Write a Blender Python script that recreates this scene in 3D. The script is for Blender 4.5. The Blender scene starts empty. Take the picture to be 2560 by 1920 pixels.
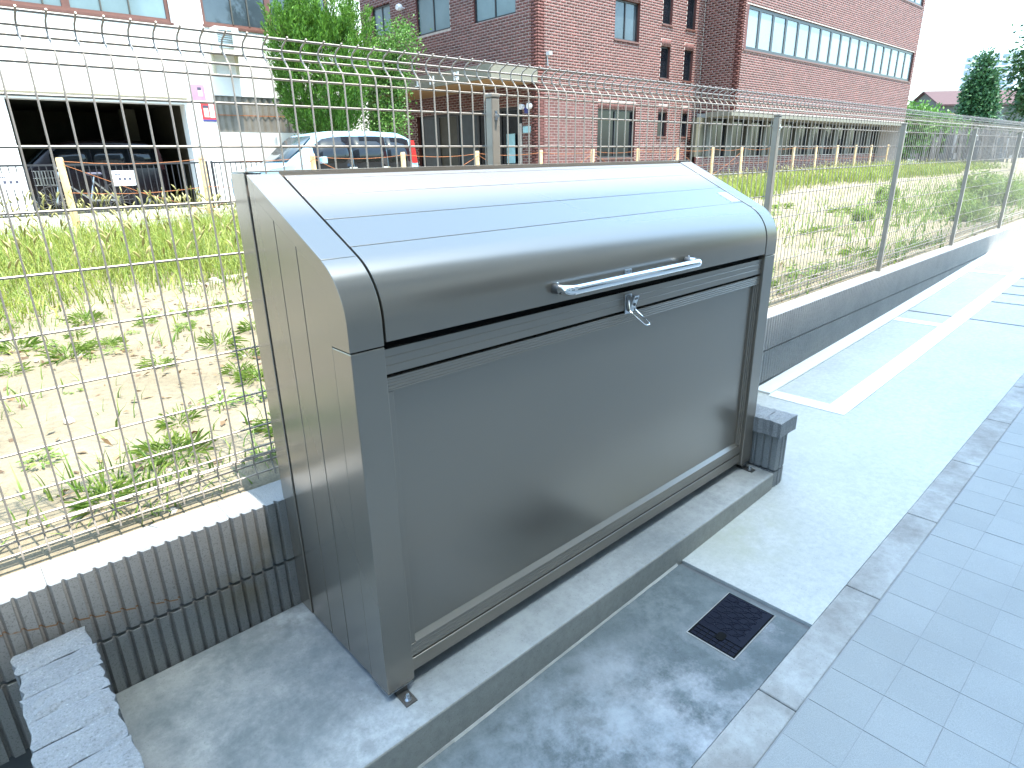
import bpy, math, random
import numpy as np
from mathutils import Vector, Matrix
random.seed(7); rng = np.random.default_rng(11)
S = bpy.context.scene
R = math.radians

# ------------------------------------------------------------------ camera
FPX, YAW, PITCH, ROLL = 1557.575, 0.7406, -0.3444, -0.0201
CAM = Vector((-0.5611, -1.0838, 1.2251))
fw = Vector((math.sin(YAW)*math.cos(PITCH), math.cos(YAW)*math.cos(PITCH), math.sin(PITCH)))
rt = Vector((math.cos(YAW), -math.sin(YAW), 0)); up = rt.cross(fw)
r2 = rt*math.cos(ROLL)+up*math.sin(ROLL); u2 = up*math.cos(ROLL)-rt*math.sin(ROLL)
cd = bpy.data.cameras.new('camera'); cam = bpy.data.objects.new('camera', cd); S.collection.objects.link(cam)
cd.sensor_width = 36; cd.lens = FPX/2560*36; cd.clip_start = 0.05; cd.clip_end = 3000
cam.matrix_world = Matrix(((r2.x, u2.x, -fw.x, CAM.x), (r2.y, u2.y, -fw.y, CAM.y), (r2.z, u2.z, -fw.z, CAM.z), (0, 0, 0, 1)))
S.camera = cam
S.render.resolution_x, S.render.resolution_y = 1024, 768

# ------------------------------------------------------------------ world, sun, exposure
TX, TY = 0.07, 0.28                       # sun: horizontal run per metre of height
sun_dir = Vector((TX, -TY, 1)).normalized()
EL = math.asin(sun_dir.z)
wd = bpy.data.worlds.new('World'); S.world = wd; wd.use_nodes = True
nt = wd.node_tree; nt.nodes.clear()
sky = nt.nodes.new('ShaderNodeTexSky'); sky.sky_type = 'NISHITA'; sky.sun_disc = False
sky.sun_elevation = EL; sky.sun_rotation = math.atan2(sun_dir.x, sun_dir.y)
sky.air_density = 1.2; sky.dust_density = 2.6; sky.ozone_density = 1.0
bg = nt.nodes.new('ShaderNodeBackground'); bg.inputs['Strength'].default_value = 0.15
wo = nt.nodes.new('ShaderNodeOutputWorld')
tint = nt.nodes.new('ShaderNodeMix'); tint.data_type = 'RGBA'; tint.blend_type = 'MULTIPLY'; tint.inputs[0].default_value = 1.0
tint.inputs[7].default_value = (0.83, 1.045, 1.09, 1)      # slightly hazy cyan summer sky
nt.links.new(sky.outputs[0], tint.inputs[6]); nt.links.new(tint.outputs[2], bg.inputs[0]); nt.links.new(bg.outputs[0], wo.inputs[0])
sl = bpy.data.lights.new('sun', 'SUN'); sl.energy = 2.1; sl.angle = R(0.53); sl.color = (1.0, 0.95, 0.87)
so = bpy.data.objects.new('sun', sl); S.collection.objects.link(so)
so.rotation_euler = (-sun_dir).to_track_quat('-Z', 'Y').to_euler(); so.location = (0, -4, 20)
S.view_settings.view_transform = 'Standard'; S.view_settings.look = 'None'
S.view_settings.exposure = 2.72; S.view_settings.gamma = 1.0; S.view_settings.use_curve_mapping = False

S.cycles.sample_clamp_indirect = 4.0; S.cycles.blur_glossy = 1.0; S.cycles.caustics_reflective = False

# ------------------------------------------------------------------ helpers
COL = S.collection
WL = {}                                   # world translation of every object
def meta(o, label=None, cat=None, group=None, kind=None):
    if label: o['label'] = label
    if cat: o['category'] = cat
    if group: o['group'] = group
    if kind: o['kind'] = kind
    return o
def put(o, parent=None, loc=(0, 0, 0)):
    COL.objects.link(o); loc = Vector(loc); WL[o.name] = loc
    if parent is not None:
        o.parent = parent; o.location = loc - WL[parent.name]
    else: o.location = loc
    return o
def thing(name, loc, label, cat, group=None):
    o = bpy.data.objects.new(name, None); o.empty_display_size = .1
    put(o, None, loc); return meta(o, label, cat, group)
class MB:
    def __init__(s): s.v = []; s.f = []
    def add(s, vs, fs):
        b = len(s.v); s.v += [tuple(p) for p in vs]; s.f += [tuple(i+b for i in f) for f in fs]; return s
    def hexa(s, p):                        # 8 points: bottom 0-3 ccw, top 4-7
        return s.add(p, [(0, 3, 2, 1), (4, 5, 6, 7), (0, 1, 5, 4), (1, 2, 6, 5), (2, 3, 7, 6), (3, 0, 4, 7)])
    def box(s, x0, x1, y0, y1, z0, z1, T=None):
        p = [(x0, y0, z0), (x1, y0, z0), (x1, y1, z0), (x0, y1, z0), (x0, y0, z1), (x1, y0, z1), (x1, y1, z1), (x0, y1, z1)]
        if T: p = [T(*q) for q in p]
        return s.hexa(p)
    def extrude(s, prof, a, b, fn):        # prof: list of 2d points, closed; fn(p, t) -> xyz
        n = len(prof); vs = [fn(q, a) for q in prof]+[fn(q, b) for q in prof]
        fs = [(i, (i+1) % n, n+(i+1) % n, n+i) for i in range(n)]
        fs += [tuple(range(n-1, -1, -1)), tuple(range(n, 2*n))]
        return s.add(vs, fs)
    def tube(s, path, r, n=6, cap=True):
        path = [Vector(p) for p in path]; rr = r if isinstance(r, (list, tuple)) else [r]*len(path)
        vs = []; ref = None
        for i, p in enumerate(path):
            d = (path[min(i+1, len(path)-1)]-path[max(i-1, 0)]).normalized()
            if ref is None: ref = d.orthogonal().normalized()
            ref = (ref-d*ref.dot(d)); ref = ref.normalized() if ref.length > 1e-6 else d.orthogonal().normalized()
            b = d.cross(ref)
            vs += [p+(ref*math.cos(2*math.pi*k/n)+b*math.sin(2*math.pi*k/n))*rr[i] for k in range(n)]
        fs = []
        for i in range(len(path)-1):
            for k in range(n):
                fs.append((i*n+k, i*n+(k+1) % n, (i+1)*n+(k+1) % n, (i+1)*n+k))
        if cap: fs += [tuple(range(n-1, -1, -1)), tuple(range((len(path)-1)*n, len(path)*n))]
        return s.add(vs, fs)
    def lathe(s, prof, c, axis='z', n=20): # prof: (radius, height)
        c = Vector(c); vs = []
        for r, h in prof:
            for k in range(n):
                a = 2*math.pi*k/n; q = (r*math.cos(a), r*math.sin(a), h)
                if axis == 'y': q = (q[0], q[2], q[1])
                if axis == 'x': q = (q[2], q[0], q[1])
                vs.append(c+Vector(q))
        fs = []
        for i in range(len(prof)-1):
            for k in range(n):
                fs.append((i*n+k, i*n+(k+1) % n, (i+1)*n+(k+1) % n, (i+1)*n+k))
        fs += [tuple(range(n-1, -1, -1)), tuple(range((len(prof)-1)*n, len(prof)*n))]
        return s.add(vs, fs)
    def mesh(s, name, mat, smooth=False):
        m = bpy.data.meshes.new(name); m.from_pydata(s.v, [], s.f); m.update()
        import bmesh
        b = bmesh.new(); b.from_mesh(m); bmesh.ops.recalc_face_normals(b, faces=b.faces); b.to_mesh(m); b.free()
        if mat: m.materials.append(mat)
        if smooth:
            m.polygons.foreach_set('use_smooth', [True]*len(m.polygons)); m.set_sharp_from_angle(angle=R(40))
        return m
    def build(s, name, mat, parent=None, loc=(0, 0, 0), bevel=0, smooth=False, **k):
        o = bpy.data.objects.new(name, s.mesh(name, mat, smooth)); put(o, parent, loc)
        if bevel:
            b = o.modifiers.new('bevel', 'BEVEL'); b.width = bevel; b.segments = 2; b.limit_method = 'ANGLE'; b.angle_limit = R(35)
        return meta(o, **k)
def inst(name, mesh, parent, loc, rot=None, scale=None, **k):
    o = bpy.data.objects.new(name, mesh); put(o, parent, loc)
    if rot: o.rotation_euler = rot
    if scale: o.scale = scale
    return meta(o, **k)
def npmesh(name, V, F, mat, smooth=False):
    """V (n,3) float, F list of (m,k) int arrays"""
    m = bpy.data.meshes.new(name); V = np.asarray(V, np.float32)
    m.vertices.add(len(V)); m.vertices.foreach_set('co', V.ravel())
    loops = np.concatenate([f.ravel() for f in F]).astype(np.int32)
    tot = np.concatenate([np.full(len(f), f.shape[1]) for f in F]).astype(np.int32)
    st = np.concatenate([[0], np.cumsum(tot)[:-1]]).astype(np.int32)
    m.loops.add(len(loops)); m.loops.foreach_set('vertex_index', loops)
    m.polygons.add(len(tot)); m.polygons.foreach_set('loop_start', st); m.polygons.foreach_set('loop_total', tot)
    if smooth: m.polygons.foreach_set('use_smooth', np.ones(len(tot), bool))
    m.update(calc_edges=True); m.validate()
    if mat: m.materials.append(mat)
    return m
def copy_tree(o, loc, parent=None, rot=None, scale=None, **k):
    c = o.copy(); COL.objects.link(c)
    if parent is None: c.location = loc
    if rot is not None: c.rotation_euler = rot
    if scale is not None: c.scale = scale
    c.parent = parent; meta(c, **k)
    for ch in o.children: copy_tree(ch, None, c)
    return c

# ------------------------------------------------------------------ materials
class N:
    def __init__(s, name):
        s.m = bpy.data.materials.new(name); s.m.use_nodes = True; s.t = s.m.node_tree
        s.b = s.t.nodes['Principled BSDF']; s.out = s.t.nodes['Material Output']
    def n(s, t, **k):
        q = s.t.nodes.new(t)
        for a, v in k.items():
            if hasattr(q, a): setattr(q, a, v)
            else: q.inputs[a.replace('_', ' ')].default_value = v
        return q
    def l(s, a, b): s.t.links.new(a, b)
    def pos(s): return s.n('ShaderNodeNewGeometry').outputs['Position']
    def noise(s, scale, detail=4, rough=.6, vec=None):
        q = s.n('ShaderNodeTexNoise'); q.inputs['Scale'].default_value = scale; q.inputs['Detail'].default_value = detail
        q.inputs['Roughness'].default_value = rough; s.l(vec or s.pos(), q.inputs['Vector']); return q.outputs[0]
    def ramp(s, fac, stops):
        q = s.n('ShaderNodeValToRGB'); e = q.color_ramp.elements
        while len(e) < len(stops): e.new(.5)
        for i, (p, c) in enumerate(stops):
            e[i].position = p; e[i].color = (*c, 1) if len(c) == 3 else c
        s.l(fac, q.inputs[0]); return q.outputs[0]
    def mix(s, fac, a, b, mode='MIX'):
        q = s.n('ShaderNodeMix', data_type='RGBA', blend_type=mode)
        for sock, v in ((q.inputs[0], fac), (q.inputs[6], a), (q.inputs[7], b)):
            if isinstance(v, (int, float)): sock.default_value = v
            elif isinstance(v, tuple): sock.default_value = (*v, 1)
            else: s.l(v, sock)
        return q.outputs[2]
    def math(s, op, a, b=None, clamp=False):
        q = s.n('ShaderNodeMath', operation=op); q.use_clamp = clamp
        for i, v in enumerate((a, b)):
            if v is None: continue
            if isinstance(v, (int, float)): q.inputs[i].default_value = v
            else: s.l(v, q.inputs[i])
        return q.outputs[0]
    def set(s, col=None, rough=None, metal=None, spec=None):
        for k, v in (('Base Color', col), ('Roughness', rough), ('Metallic', metal), ('Specular IOR Level', spec)):
            if v is None: continue
            if isinstance(v, tuple): s.b.inputs[k].default_value = (*v, 1)
            elif isinstance(v, (int, float)): s.b.inputs[k].default_value = v
            else: s.l(v, s.b.inputs[k])
        return s
    def bump(s, h, strength=.3, dist=.01):
        q = s.n('ShaderNodeBump'); q.inputs['Strength'].default_value = strength; q.inputs['Distance'].default_value = dist
        s.l(h, q.inputs['Height']); s.l(q.outputs[0], s.b.inputs['Normal']); return s
    def spot(s, c, r, soft=1.0):          # 1 at c falling to 0 at radius r
        d = s.n('ShaderNodeVectorMath', operation='DISTANCE'); s.l(s.pos(), d.inputs[0]); d.inputs[1].default_value = c
        q = s.n('ShaderNodeMapRange'); q.inputs['From Min'].default_value = r*(1-soft); q.inputs['From Max'].default_value = r
        q.inputs['To Min'].default_value = 1; q.inputs['To Max'].default_value = 0; s.l(d.outputs['Value'], q.inputs[0]); return q.outputs[0]
def plain(name, col, rough=.6, metal=0, var=.12, scale=8, bump=0, bscale=120, spec=.5):
    q = N(name); c2 = tuple(max(0, c*(1-var)) for c in col); c1 = tuple(min(1, c*(1+var)) for c in col)
    q.set(q.ramp(q.noise(scale, 5, .65), [(.3, c2), (.7, c1)]), rough, metal, spec)
    if bump: q.bump(q.noise(bscale, 4, .7), bump, .004)
    return q.m
M = {}
# painted aluminium of the storage box
q = N('bronze_aluminium')
q.set((.295, .258, .215), .23, .60)
M['alu'] = q.m
M['gap_black'] = plain('gap_shade_black', (.006, .006, .006), .8, 0, .1, 8, 0, 1, .1)  # shade inside the box gaps and cover hole put into near-black colour
M['chrome'] = plain('polished_steel', (.82, .83, .84), .07, 1, .03)
M['steel'] = plain('zinc_steel', (.55, .56, .57), .28, 1, .1, 60)
M['bracket'] = plain('dull_steel', (.16, .15, .14), .4, .8)
M['sticker'] = plain('pale_sticker', (.62, .66, .66), .5)
M['postpaint'] = plain('brown_fence_paint', (.25, .225, .19), .45, .15, .06, 20)
M['wirepaint'] = plain('brown_wire_paint', (.30, .27, .235), .45, .2, .06, 20)
def concrete(name, c, dark, light, stain=None, rough=.85, sc=2.2):
    q = N(name)
    a = q.ramp(q.noise(sc, 6, .65), [(.3, dark), (.52, c), (.72, light)])
    b = q.ramp(q.noise(38, 5, .75), [(.32, (.86,)*3), (.62, (1.05,)*3)])
    col = q.mix(1.0, a, b, 'MULTIPLY')
    sp = q.ramp(q.noise(260, 2, .5), [(.29, (.72,)*3), (.36, (1,)*3)])
    col = q.mix(1.0, col, sp, 'MULTIPLY')
    for (p, r, w, sc) in (stain or []):
        f = q.math('MULTIPLY', q.spot(p, r), q.ramp(q.noise(sc, 6, .75), [(.42, (0, 0, 0)), (.66, (1, 1, 1))]), True)
        col = q.mix(f, col, w)
    q.set(col, rough); q.bump(q.noise(110, 6, .75), .18, .004); return q.m
M['path'] = concrete('pale_concrete', (.47, .475, .455), (.43, .435, .42), (.51, .51, .485),
                     [((1.45, -.2, -.1), .35, (.40, .40, .32), 5), ((2.3, -.05, -.1), .5, (.45, .45, .4), 7)])
M['apron'] = concrete('dark_damp_concrete', (.115, .135, .14), (.085, .105, .115), (.17, .185, .19),
                      [((.60, -.50, -.12), .42, (.50, .50, .52), 4.2), ((.35, -.42, -.13), .45, (.36, .39, .42), 7), ((-.1, -.3, -.14), .5, (.26, .29, .31), 9),
                       ((1.05, -.45, -.1), .14, (.36, .36, .38), 11), ((.9, -.2, -.1), .3, (.2, .22, .22), 15)])
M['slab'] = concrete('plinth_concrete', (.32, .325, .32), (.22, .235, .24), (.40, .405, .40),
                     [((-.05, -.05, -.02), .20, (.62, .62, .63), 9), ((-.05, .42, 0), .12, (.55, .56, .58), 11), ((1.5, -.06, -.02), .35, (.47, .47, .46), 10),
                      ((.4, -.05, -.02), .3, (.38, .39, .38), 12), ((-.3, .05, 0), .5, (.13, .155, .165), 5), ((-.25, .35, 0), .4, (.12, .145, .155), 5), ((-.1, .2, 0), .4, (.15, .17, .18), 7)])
M['slabface'] = concrete('plinth_side_concrete', (.33, .32, .285), (.27, .265, .24), (.38, .365, .325))
M['kerb'] = concrete('kerb_concrete', (.33, .325, .31), (.22, .205, .19), (.42, .42, .41), sc=5.5)
M['mortar'] = plain('mortar', (.42, .41, .38), .9, 0, .15, 14, .3)
q = N('fluted_block_concrete')
a = q.ramp(q.noise(4, 5, .7), [(.3, (.24, .245, .245)), (.7, (.31, .31, .30))])
col = q.mix(1.0, a, q.ramp(q.noise(330, 2, .6), [(.33, (.62,)*3), (.45, (1,)*3)]), 'MULTIPLY')
st = q.math('MULTIPLY', q.spot((-.13, .48, .17), .16, .6), q.ramp(q.noise(6, 3), [(.4, (0,)*3), (.6, (1,)*3)]), True)
col = q.mix(q.math('MULTIPLY', st, .55), col, (.23, .18, .10))
sx = q.n('ShaderNodeSeparateXYZ'); q.l(q.pos(), sx.inputs[0])
rz = q.math('ADD', q.math('MULTIPLY', sx.outputs[0], -.28), .088)       # rust run: a faint slanting line across the left blocks
dz = q.math('ABSOLUTE', q.math('SUBTRACT', q.math('SUBTRACT', sx.outputs[2], rz), q.math('MULTIPLY', q.noise(9, 2), .012)))
ln = q.math('MULTIPLY', q.math('LESS_THAN', dz, .0022), q.math('LESS_THAN', sx.outputs[0], -.3))
ln = q.math('MULTIPLY', ln, q.ramp(q.noise(25, 2), [(.42, (0,)*3), (.5, (1,)*3)]))
col = q.mix(q.math('MULTIPLY', ln, .8), col, (.24, .11, .03))
q.set(col, .92); q.bump(q.noise(300, 4, .75), .5, .004); M['block'] = q.m
q = N('split_face_stone')
a = q.ramp(q.noise(7, 5, .7), [(.3, (.27, .275, .28)), (.7, (.36, .36, .36))])
col = q.mix(1.0, a, q.ramp(q.noise(190, 4, .8), [(.3, (.38,)*3), (.44, (.9,)*3), (.62, (1.05,)*3), (.70, (1.9,)*3)]), 'MULTIPLY')
q.set(col, .8); q.bump(q.noise(140, 5, .8), .9, .006); M['cap'] = q.m
q = N('paving_tile'); oi = q.n('ShaderNodeObjectInfo')
geo = q.n('ShaderNodeNewGeometry')
rnd = q.math('FRACT', q.math('ADD', oi.outputs['Random'], geo.outputs['Random Per Island']))
a = q.ramp(rnd, [(0, (.30, .31, .305)), (1, (.322, .332, .328))])
col = q.mix(1.0, a, q.ramp(q.noise(420, 3, .7), [(.3, (.82,)*3), (.65, (1.08,)*3)]), 'MULTIPLY')
col = q.mix(1.0, col, q.ramp(q.noise(2.5, 4), [(.3, (.92,)*3), (.7, (1.05,)*3)]), 'MULTIPLY')
q.set(col, .75); q.bump(q.noise(500, 3, .7), .45, .003); M['tile'] = q.m
M['grout'] = plain('tile_grout', (.245, .25, .255), .9)
M['paint'] = plain('road_paint', (.78, .78, .76), .7, 0, .04, 30)
M['jointfill'] = plain('joint_filler', (.13, .14, .15), .8)
q = N('meter_lid_plastic'); vo = q.n('ShaderNodeTexVoronoi', feature='DISTANCE_TO_EDGE'); vo.inputs['Scale'].default_value = 55; q.l(q.pos(), vo.inputs['Vector'])
q.set(q.mix(q.ramp(q.noise(90, 4, .7), [(.62, (0,)*3), (.78, (1,)*3)]), (.006, .007, .016), (.04, .045, .06)), .55, None, .25)
q.b.inputs['Specular IOR Level'].default_value = .12; M['lid'] = q.m
q = N('pale_dry_soil')
a = q.ramp(q.noise(1.1, 6, .65), [(.3, (.14, .112, .066)), (.5, (.20, .165, .105)), (.72, (.26, .22, .15))])
col = q.mix(1.0, a, q.ramp(q.noise(30, 6, .8), [(.28, (.62,)*3), (.55, (1.05,)*3)]), 'MULTIPLY')
q.set(col, .95); q.bump(q.noise(45, 7, .75), .6, .02); M['soil'] = q.m
M['asphalt'] = concrete('sunlit_concrete_yard', (.27, .265, .245), (.23, .225, .21), (.31, .30, .28))
M['earth'] = plain('far_ground', (.25, .24, .2), .95, 0, .2, .3)
def leafmat(name, c1, c2, trans=.35):
    q = N(name); geo = q.n('ShaderNodeNewGeometry')
    col = q.ramp(geo.outputs['Random Per Island'], [(0, c1), (1, c2)])
    q.set(col, .5, 0, .35)
    tr = q.n('ShaderNodeBsdfTranslucent'); q.l(col, tr.inputs[0])
    mx = q.n('ShaderNodeMixShader'); mx.inputs[0].default_value = trans
    q.l(q.b.outputs[0], mx.inputs[1]); q.l(tr.outputs[0], mx.inputs[2]); q.l(mx.outputs[0], q.out.inputs[0]); return q.m
M['grass'] = leafmat('grass_blade', (.10, .175, .02), (.30, .325, .065))
M['weed'] = leafmat('weed_leaf', (.10, .19, .028), (.22, .29, .06))
M['foxtail'] = leafmat('foxtail_head', (.36, .33, .13), (.50, .45, .21))
M['juniper'] = leafmat('juniper_leaf', (.035, .105, .01), (.14, .29, .035), .25)
M['broad'] = leafmat('broad_leaf', (.05, .14, .02), (.13, .25, .05), .3)
M['darkleaf'] = leafmat('dark_leaf', (.02, .065, .025), (.055, .13, .045), .2)
M['bark'] = plain('bark', (.16, .11, .075), .95, 0, .3, 20, .6, 60)
M['white_wall'] = plain('white_render', (.74, .73, .69), .85, 0, .05, 1.5, .1)
M['cream'] = plain('cream_trim', (.56, .50, .36), .7)
M['brownframe'] = plain('brown_window_frame', (.12, .05, .035), .5)
M['glass_dark'] = plain('dark_glass', (.008, .010, .013), .04, 0, .2, 1, 0, 1, .35)
M['glass_pale'] = plain('curtained_glass', (.16, .22, .23), .06, 0, .1, 1.2)
M['glass_band'] = plain('office_glass', (.19, .235, .25), .05, 0, .12, .6)
M['glass_mid'] = plain('grey_glass', (.045, .06, .07), .05, 0, .3, .8)
M['blackframe'] = plain('black_sash', (.018, .018, .02), .4)
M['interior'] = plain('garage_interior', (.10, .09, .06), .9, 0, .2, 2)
M['corr'] = plain('corrugated_plastic', (.18, .165, .14), .5, 0, .2, 4)
q = N('red_brick'); oi = q.n('ShaderNodeObjectInfo'); geo = q.n('ShaderNodeNewGeometry')
rnd = q.math('FRACT', q.math('ADD', q.math('MULTIPLY', oi.outputs['Random'], 7.31), geo.outputs['Random Per Island']))
a = q.ramp(rnd, [(0, (.088, .029, .022)), (.5, (.112, .036, .028)), (1, (.142, .049, .039))])
col = q.mix(1.0, a, q.ramp(q.noise(1.3, 4), [(.3, (.9,)*3), (.7, (1.08,)*3)]), 'MULTIPLY')
q.set(col, .75); q.bump(q.noise(60, 4), .3, .004); M['brick'] = q.m
M['brickmortar'] = plain('brick_mortar', (.40, .335, .29), .9)
M['beige'] = plain('beige_fascia', (.17, .155, .115), .7)
M['soffit'] = plain('orange_lit_soffit', (.30, .17, .07), .6)  # orange light on the canopy underside is put into this colour
M['column'] = plain('pale_column', (.07, .066, .052), .7)
M['stake'] = plain('raw_pine', (.60, .42, .22), .8, 0, .18, 9, .3)
M['rust'] = plain('rusty_wire', (.33, .11, .03), .7)
M['iron'] = plain('black_iron', (.02, .02, .022), .5)
M['signwhite'] = plain('white_board', (.78, .78, .77), .5, 0, .03)
M['ink'] = plain('dark_print', (.06, .06, .09), .6)
M['pink'] = plain('pink_print', (.42, .22, .36), .6)
M['redprint'] = plain('red_print', (.55, .035, .04), .6)
M['skin'] = plain('pale_print', (.72, .52, .42), .6)
M['blueprint'] = plain('navy_print', (.04, .05, .2), .6)
M['maroon'] = plain('dark_van_paint', (.016, .009, .012), .2, .2)
M['skyblue'] = plain('pale_blue_car_paint', (.30, .46, .56), .22, .1, .03)
M['tyre'] = plain('tyre', (.02, .02, .02), .85)
M['rim'] = plain('alloy', (.55, .55, .56), .25, .9)
M['redlamp'] = plain('red_lamp', (.55, .015, .015), .2)
M['dimlamp'] = plain('dim_red_lamp', (.05, .006, .006), .2)
M['clearlamp'] = plain('lamp_glass', (.7, .7, .7), .1)
M['acwhite'] = plain('air_con_casing', (.55, .55, .52), .5)
M['teal'] = plain('teal_poster', (.30, .50, .52), .6)
M['rooftile'] = plain('maroon_roof', (.05, .02, .02), .8)
M['housewall'] = plain('grey_siding', (.06, .064, .055), .8)
M['yellowwall'] = plain('ochre_wall', (.24, .165, .06), .8)
M['tower'] = plain('tower_wall', (.62, .65, .68), .7)
M['hazed_tower_glass'] = plain('hazed_tower_glass', (.20, .25, .30), .2)  # distance haze put into the glass colour: paler and bluer, low contrast
M['granite'] = plain('grave_granite', (.16, .16, .165), .5, 0, .25, 6)
M['oldwood'] = plain('weathered_board', (.12, .11, .105), .9, 0, .4, 5)
M['aptwall'] = plain('apartment_tile', (.36, .345, .32), .6, 0, .06, 3)
M['rock'] = plain('rubble', (.40, .35, .29), .95, 0, .2, 12, .5, 40)

# ------------------------------------------------------------------ ground levels
def gz(x): return -.15+.0225*x+(.0019*x*x if 0 < x < 8 else (0 if x <= 0 else .0019*64+(.02-.0225)*(x-8)))
def lz(x): return .30+.0065*max(min(x, 60), -10)
def strip(name, mat, x0, x1, y0, y1, n, dz=0, parent=None, thick=0, **k):
    xs = np.linspace(x0, x1, n+1); b = MB()
    for i in range(n):
        a, c = float(xs[i]), float(xs[i+1]); za, zc = gz(a)+dz, gz(c)+dz; t = thick or .12
        b.hexa([(a, y0, za-t), (c, y0, zc-t), (c, y1, zc-t), (a, y1, za-t), (a, y0, za), (c, y0, zc), (c, y1, zc), (a, y1, za)])
    # drop inner faces
    keep = []
    for i in range(n):
        for j in range(6):
            if (j == 3 and i < n-1) or (j == 5 and i > 0): continue
            keep.append(b.f[i*6+j])
    b.f = keep
    return b.build(name, mat, parent, **k)

# ================================================================== SETTING
b = MB(); b.add([(-900, -900, -.8), (1500, -900, -.8), (1500, 900, -.8), (-900, 900, -.8)], [(0, 1, 2, 3)])
b.build('ground', M['earth'], kind='structure', label='flat ground far beyond the yard')
path = strip('concrete_path', M['path'], 1.135, 60, -.56, .479, 60, kind='structure', label='pale smooth concrete path beside the block wall')
strip('concrete_apron', M['apron'], -6, 1.105, -.56, -.10, 14, kind='structure', label='dark stained concrete strip in front of the storage box')
strip('joint_bed', M['jointfill'], 1.105, 1.135, -.56, -.10, 1, -.012, kind='structure', label='dark joint strip between the two concrete surfaces')
# kerb stones
kerb = strip('kerb', M['mortar'], -6, 60, -.663, -.5605, 66, -.008, kind='structure', label='kerb bed between path and paving tiles')
kb = MB(); kb.box(.002, .595, -.6634, -.5602, -.1, 0); km = kb.mesh('kerb_stone', M['kerb'])
for i in range(-12, 40):
    x = .797+.597*i
    o = inst('kerb_stone', km, kerb, (x, 0, gz(x)+.001), (0, -math.atan((gz(x+.6)-gz(x))/.6), 0))
    mod = o.modifiers.new('bevel', 'BEVEL'); mod.width = .004; mod.segments = 2
# tile paving
pave = strip('tile_paving', M['grout'], -6, 60, -3.2, -.6635, 66, -.0014, kind='structure', label='grey square tile paving beyond the kerb')
tb = MB(); tb.box(.0008, .1472, -.1343, -.0007, -.02, 0); tm = tb.mesh('tile', M['tile'])
far = MB()
for i in range(-24, 120):
    for j in range(18):
        x = .859+.148*i; y = -.667-.135*j
        sl_ = math.atan((gz(x+.148)-gz(x))/.148)
        if .25 < x < 3.6 and j < 9:
            inst('tile', tm, pave, (x, y, gz(x)+random.uniform(-.0006, .0006)), (random.uniform(-.002, .002), -sl_, 0))
        elif x < 14:
            za, zb = gz(x), gz(x+.148)
            far.hexa([(x+.0018, y-.1335, za-.02), (x+.1462, y-.1335, zb-.02), (x+.1462, y-.0015, zb-.02), (x+.0018, y-.0015, za-.02),
                      (x+.0018, y-.1335, za), (x+.1462, y-.1335, zb), (x+.1462, y-.0015, zb), (x+.0018, y-.0015, za)])
far.build('tile_field', M['tile'], pave, kind='stuff')
# painted parking marks, mortar fillet along wall, joint, concrete planks
def mark(x0, x1, y0, y1, name='painted_line', mat='paint', dz=.004, n=8):
    return strip(name, M[mat], x0, x1, y0, y1, n, dz, path, .003)
mark(2.765, 60, -.032, .08, n=50)
for a in (2.765, 4.80, 6.96, 9.0, 11.05): mark(a, a+.1, .081, .383, n=1)
strip('wall_fillet', M['paint'], 2.79, 60, .384, .479, 50, .012, path, .02)
mark(5.15, 5.168, -.56, -.033, 'expansion_joint', 'jointfill', .003, 1); mark(5.15, 5.168, .081, .383, 'expansion_joint', 'jointfill', .003, 1)
for i in range(12):
    x = 5.80+.352*i
    mark(x+.225, x+.347, -.559, -.034, 'gap_filler', 'jointfill', .003, 1) if i < 0 else None
    strip('concrete_plank', M['path'], x, x+.228, -.559, .012-.046, 1, .010, path, .03)
# lot behind the wall
nx, ny = 150, 90
xs = np.concatenate([np.linspace(-12, 0, 20, endpoint=False), np.linspace(0, 12, 70, endpoint=False), np.linspace(12, 90, 60)])
ys = np.linspace(.602, 9.95, ny); nx = len(xs)
X, Y = np.meshgrid(xs, ys, indexing='ij')
Z = .30+.0065*np.clip(X, -10, 60)
for a in range(40):
    k = rng.uniform(.6, 9); th = rng.uniform(0, 6.28); Z = Z+ (.013/k)*np.sin(k*(X*np.cos(th)+Y*np.sin(th))+rng.uniform(0, 6.28))
Z = Z+.03*np.exp(-(Y-.6)/.8); Z = np.where(Y < .7, np.minimum(Z, .338), Z)
V = np.stack([X, Y, Z], -1).reshape(-1, 3); idx = np.arange(nx*ny).reshape(nx, ny)
F = np.stack([idx[:-1, :-1], idx[1:, :-1], idx[1:, 1:], idx[:-1, 1:]], -1).reshape(-1, 4)
lot = bpy.data.objects.new('soil_lot', npmesh('soil_lot', V, [F], M['soil'], True)); put(lot); meta(lot, 'bare pale soil of the vacant lot behind the fence', kind='structure')
def soilz(x, y):
    i = int(np.clip(np.searchsorted(xs, x)-1, 0, nx-2)); j = int(np.clip(np.searchsorted(ys, y)-1, 0, ny-2))
    return float(Z[i, j])
b = MB()
for x0, x1 in ((-30, 20), (20, 60), (60, 140)):
    b.add([(x0, 9.9, lz(x0)-.02), (x1, 9.9, lz(x1)-.02), (x1, 40, lz(x1)-.02), (x0, 40, lz(x0)-.02)], [(0, 1, 2, 3)])
b.build('yard_pavement', M['asphalt'], kind='structure', label='sunlit pale yard surface beyond the stakes')

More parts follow.
